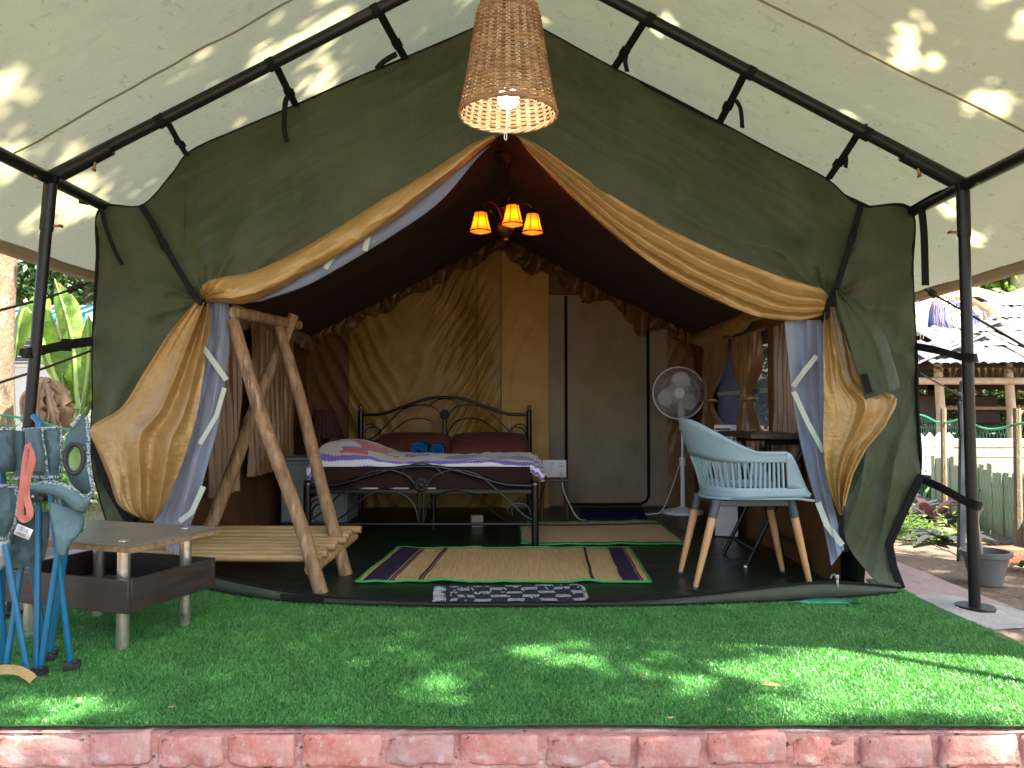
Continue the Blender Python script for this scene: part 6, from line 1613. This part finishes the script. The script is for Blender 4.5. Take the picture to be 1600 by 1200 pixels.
for row in range(3):
    for k in range(20):
        y = EY + .1 + k * .2; x0 = EX + row * .6
        if y < EY + (x0 - EX): continue
        z0 = EZ + (x0 - EX) * (AP.z - EZ) / (AP.x - EX)
        inst('thatch_strip', strip_src[random.randrange(5)], (x0 - .06, y, z0 + .012 + .02 * random.random()), pav, (math.atan2(AP.z - EZ, AP.x - EX), random.uniform(-.06, .06), -math.pi / 2 + random.uniform(-.06, .06)), (1.7, 1, 1))
for s_ in strip_src: bpy.data.objects.remove(s_)
mb = MB(); rn = random.Random(3)
for k in range(60):
    x = EX + .1 + k * .09
    mb.tube([V(x, EY + .02, EZ - .05), V(x + .28 + rn.uniform(-.05, .05), EY + .5, EZ - .16 + rn.uniform(-.03, .03))], [.014, .008], 5)
tag(obj('eave_reeds', mb, m_straww, pav), kind='stuff')
one('eave_pole', m_polew, pav, lambda q: q.tube([V(EX - .15, EY + .15, EZ - .2), V(12, EY + .15, EZ - .2)], .045, 8))
for x, y in ((P(1467, 600, EY + .2).x, EY + .2), (P(1577, 600, EY + .2).x, EY + .2), (8.2, EY + .2), (9.6, EY + .2), (P(1467, 600, 14).x, 14.0), (8.4, 13.8)):
    one('post', m_polew, pav, lambda q: q.tube([V(x, y, -.1), V(x + .02, y, .8), V(x - .01, y, EZ + .02)], [.06, .055, .05], 10))
for k in range(2):
    one('rafter', m_polew, pav, lambda q: q.tube([V(7.6 + k * 1.3, EY - .2, EZ - .16), V(6.7 + k * 1.3, EY + 1.4, EZ + .22)], .04, 8))
one('railing', m_pavw, pav, lambda q: ([q.box((8.2, 12.0, z), (6.5, .06, .10)) for z in (.55, .98, 1.22)], [q.box((5.3 + k * .62, 12.0, .75), (.12, .06, 1.1)) for k in range(11)]))
one('floor_slab', m_pavw, pav, lambda q: q.box((9.2, 12.6, .22), (8.0, 6.6, .16)))
for k in range(4):
    x = 5.85 + k * .95; y = 10.6 + .3 * (k % 2)
    c_ = thing('pavilion_chair', (x, y, .30), ('dark wooden chair under the pavilion, beside its left post', 'dark wooden chair under the pavilion right of the black tent pole', 'dark wooden chair deep in the pavilion by the second post', 'dark wooden chair at the far right under the pavilion')[k], 'chair', 'dark chairs under the pavilion')
    one('seat', m_pavw, c_, lambda q: q.box((x, y, .62), (.5, .45, .05), bevel=.006))
    one('backrest', m_pavw, c_, lambda q: q.box((x, y + .22, .86), (.5, .04, .42), Matrix.Rotation(-.15, 4, 'X'), bevel=.02))
    for a in (-1, 1):
        for b in (-1, 1): one('leg', m_pavw, c_, lambda q: q.box((x + a * .21, y + b * .19, .45), (.05, .05, .31)))
t_ = thing('pavilion_table', (6.5, 11.2, .30), 'long dark table with a light edge under the thatched pavilion', 'table')
one('table_top', m_clegs, t_, lambda q: q.box((6.9, 11.3, .88), (2.4, .7, .05), bevel=.006))
for a in (-1, 1):
    for b in (-1, 1): one('leg', m_pavw, t_, lambda q: q.box((6.9 + a * 1.05, 11.3 + b * .25, .58), (.08, .08, .56)))

# straw hut and its striped umbrella behind
SHY = 14.5
hut = thing('straw_hut', (7.6, SHY, .15), 'golden straw thatched hut behind the pavilion roof', 'hut')
hc = P(1440, 455, SHY); hr = 3.2; hz = fz(450, SHY)
mb = MB()
mb.lathe([(.02, hz + .15), (1.0, hz - .12), (2.2, hz - .62), (hr, hz - 1.15)], (hc.x, SHY, 0), 40)
obj('roof_cone', mb, m_straww, hut)
mb = MB(); rn = random.Random(12)
for k in range(2600):
    a = rn.uniform(0, 2 * math.pi); r0 = rn.uniform(.1, hr - .2); L_ = rn.uniform(.4, .8)
    def rzz(r): return hz + .15 - r * .40 - .0
    q0 = V(hc.x + r0 * math.cos(a), SHY + r0 * math.sin(a), rzz(r0) + .04); a2 = a + rn.uniform(-.12, .12)
    q1 = V(hc.x + (r0 + L_) * math.cos(a2), SHY + (r0 + L_) * math.sin(a2), rzz(r0 + L_) + rn.uniform(0, .09))
    sd_ = V(-math.sin(a), math.cos(a), 0) * .012
    mb.add([q0 - sd_, q0 + sd_, q1 + sd_ * .5, q1 - sd_ * .5], [(0, 1, 2, 3)])
tag(obj('straw', mb, m_straww, hut, flat=True), kind='stuff')
for a in (0.4, 2.0, 3.6, 5.2): one('post', m_polew, hut, lambda q: q.tube([V(hc.x + 2.6 * math.cos(a), SHY + 2.6 * math.sin(a), -.1), V(hc.x + 2.6 * math.cos(a), SHY + 2.6 * math.sin(a), hz - .9)], .06, 8))
um = P(1462, 508, 11.6)
par = thing('garden_parasol', (um.x, 11.6, .15), 'blue and white striped parasol fringed with straw between the two thatched roofs', 'parasol')
m_pblue = M('blue_panel', (.06, .08, .30), (.05, .065, .25), 6, .8)
for k in range(20):
    a0, a1 = 2 * math.pi * k / 20, 2 * math.pi * (k + 1) / 20
    one('panel', m_pblue if k % 2 else m_awh, par, lambda q: q.grid([[V(um.x + r * math.cos(lerp(a0, a1, j / 2)), 11.6 + r * math.sin(lerp(a0, a1, j / 2)), um.z + .40 - z) for j in range(3)] for r, z in ((.02, 0), (.3, .05), (.6, .2), (.78, .42), (.82, .62))]), solid=.004)
one('pole', m_polew, par, lambda q: q.tube([V(um.x, 11.6, -.1), V(um.x, 11.6, um.z + .38)], .025, 8))
mb = MB(); rn = random.Random(2)
for k in range(150):
    a = rn.uniform(0, 2 * math.pi); q0 = V(um.x + .5 * math.cos(a), 11.6 + .5 * math.sin(a), um.z + .36)
    mb.tube([q0, V(um.x + .8 * math.cos(a + rn.uniform(-.1, .1)), 11.6 + .8 * math.sin(a), um.z + .12), V(um.x + .87 * math.cos(a), 11.6 + .87 * math.sin(a), um.z - rn.uniform(.2, .4))], .006, 3)
tag(obj('straw_fringe', mb, m_straww, par), kind='stuff')

tree('pale barked tree with spreading bare limbs above the thatched roof', (P(1592, 430, 19).x, 19, .1), 6.5, (.1, 0), (14.2, 19.5, 5.6), (4.2, 1.8, 1.7), 90, 130, .42, .20, m_leafb, M('white_bark', (.6, .52, .42), (.45, .38, .3), 6, .9, .6, 26), 41, .26, 9, low=.3, group='trees beyond the pavilion')
tree('bright green bushy tree behind the straw hut', (9.6, 20.5, 0), 4.4, (0, 0), (10.6, 20.5, 3.6), (3.8, 1.6, 2.4), 150, 150, .40, .20, m_leafb, m_barkd, 42, .16, 9, low=.25, group='trees beyond the pavilion')
tree('dense green tree at the far right behind the pavilion', (17.4, 23, 0), 6.0, (0, 0), (17.2, 23, 4.2), (4.0, 2.0, 3.4), 150, 150, .48, .24, m_leafg, m_barkd, 43, .2, 9, low=.25, group='trees beyond the pavilion')
tree('low green tree seen beneath the pavilion roof', (6.4, 16.2, 0), 2.4, (0, 0), (6.8, 16.4, 1.2), (2.2, .9, 1.3), 90, 130, .3, .14, m_leafb, m_barkd, 44, .1, 7, low=.2, group='trees beyond the pavilion')
tree('low green tree beyond the pavilion chairs', (11.0, 18.8, 0), 2.4, (0, 0), (11.0, 18.8, 1.4), (2.6, .9, 1.5), 90, 130, .32, .15, m_leafb, m_barkd, 45, .1, 7, low=.2, group='trees beyond the pavilion')

# plants, pot, loose bricks by the path
m_cord = M('purple_leaf', (.055, .05, .05), (.035, .04, .03), 3, .35, transl=.15, island=.35)
m_cordr = M('red_purple_leaf', (.075, .025, .022), (.045, .022, .02), 3, .35, transl=.2, island=.3)
m_strapg = M('strap_leaf', (.09, .19, .04), (.06, .13, .03), 3, .45, transl=.3, island=.35)
def strap_plant(label, base, n, L_, mat, seed, w=.032, group='strap leaved plants beside the platform', up=.7):
    base = Vector(base); rn = random.Random(seed)
    t = thing('strap_leaf_plant', base, label, 'plant', group)
    for k in range(n):
        a = 2 * math.pi * k / n + rn.uniform(-.3, .3); l_ = L_ * rn.uniform(.7, 1.15); e = up * rn.uniform(.55, 1.3)
        d = V(math.cos(a), math.sin(a), 0); pts = [base + d * (l_ * s_ * math.cos(e * (1 - s_ * .8))) + V(0, 0, l_ * (s_ * math.sin(e) - .55 * s_ * s_ * (1.15 - .5 * e)) + .02) for s_ in [i / 8 for i in range(9)]]
        sd_ = V(-math.sin(a), math.cos(a), 0); g = []
        for i, p in enumerate(pts):
            ww = w * math.sin(math.pi * min(.98, (i + .8) / 9.2)) ** .7
            g.append([p - sd_ * ww + V(0, 0, ww * .35), p, p + sd_ * ww + V(0, 0, ww * .35)])
        one('leaf', mat, t, lambda q: q.grid(g))
    return t
strap_plant('reddish purple plant with upright leaves beside the platform', G(1455, 820, -.10), 11, .40, m_cordr, 1, .036, up=1.15)
strap_plant('grey purple plant with long arching leaves next to the tent corner', G(1420, 812, -.10), 13, .44, m_cord, 2, .036)
strap_plant('low grey purple plant at the platform edge left of the pot', G(1476, 850, -.10), 11, .36, m_cord, 3, .034, up=.55)
strap_plant('fresh green grassy plant behind the purple leaves', G(1440, 795, -.10), 22, .34, m_strapg, 4, .014, up=.9)
strap_plant('green tuft of grass between the pot and the net fence', G(1500, 815, -.10), 20, .26, m_strapg, 5, .012, up=.6)
strap_plant('small green plant at the tent corner under the purple leaves', G(1406, 838, -.10), 14, .26, m_strapg, 6, .016, up=.8)
strap_plant('tiny green seedling on the bare earth right of the pot', G(1596, 892, -.10), 7, .10, m_strapg, 7, .016, up=.9)
bush('leafy green groundcover below the net fence', (3.0, 5.9, -.12), (.5, .45, .07), 40, 40, .08, .05, m_leafb, 51, name='groundcover', cat='plant')
pc = G(1541, 912, -.10)
pot = thing('plant_pot', pc, 'grey plastic flower pot holding one bare stick behind the right pole', 'plant pot')
m_pot = M('grey_pot_plastic', (.15, .145, .135), (.12, .115, .105), 6, .5)
one('pot', m_pot, pot, lambda q: q.lathe([(.078, .0), (.096, .08), (.114, .155), (.128, .155), (.130, .182), (.115, .182), (.107, .145)], pc, 32))
one('soil', m_soil, pot, lambda q: q.lathe([(.002, .155), (.05, .153), (.108, .148)], pc, 20))
one('stick', m_polew, pot, lambda q: q.tube(cr([pc + V(-.02, 0, .14), pc + V(-.03, 0, .24), pc + V(-.04, 0, .33), pc + V(-.025, .01, .39), pc + V(-.01, 0, .41)], 14), [.008] * 7 + [.006] * 7, 7))
bk = G(1562, 868, -.06)
m_cbrick = M('clay_brick', (.38, .14, .075), (.28, .10, .05), 9, .9, .7, 50)
t = obj('loose_brick', MB().box(bk, (.30, .14, .10), Matrix.Rotation(.12, 4, 'Z'), bevel=.012, seg=2), m_cbrick, origin=bk)
tag(t, 'loose red clay brick on the earth before the net fence', 'brick')
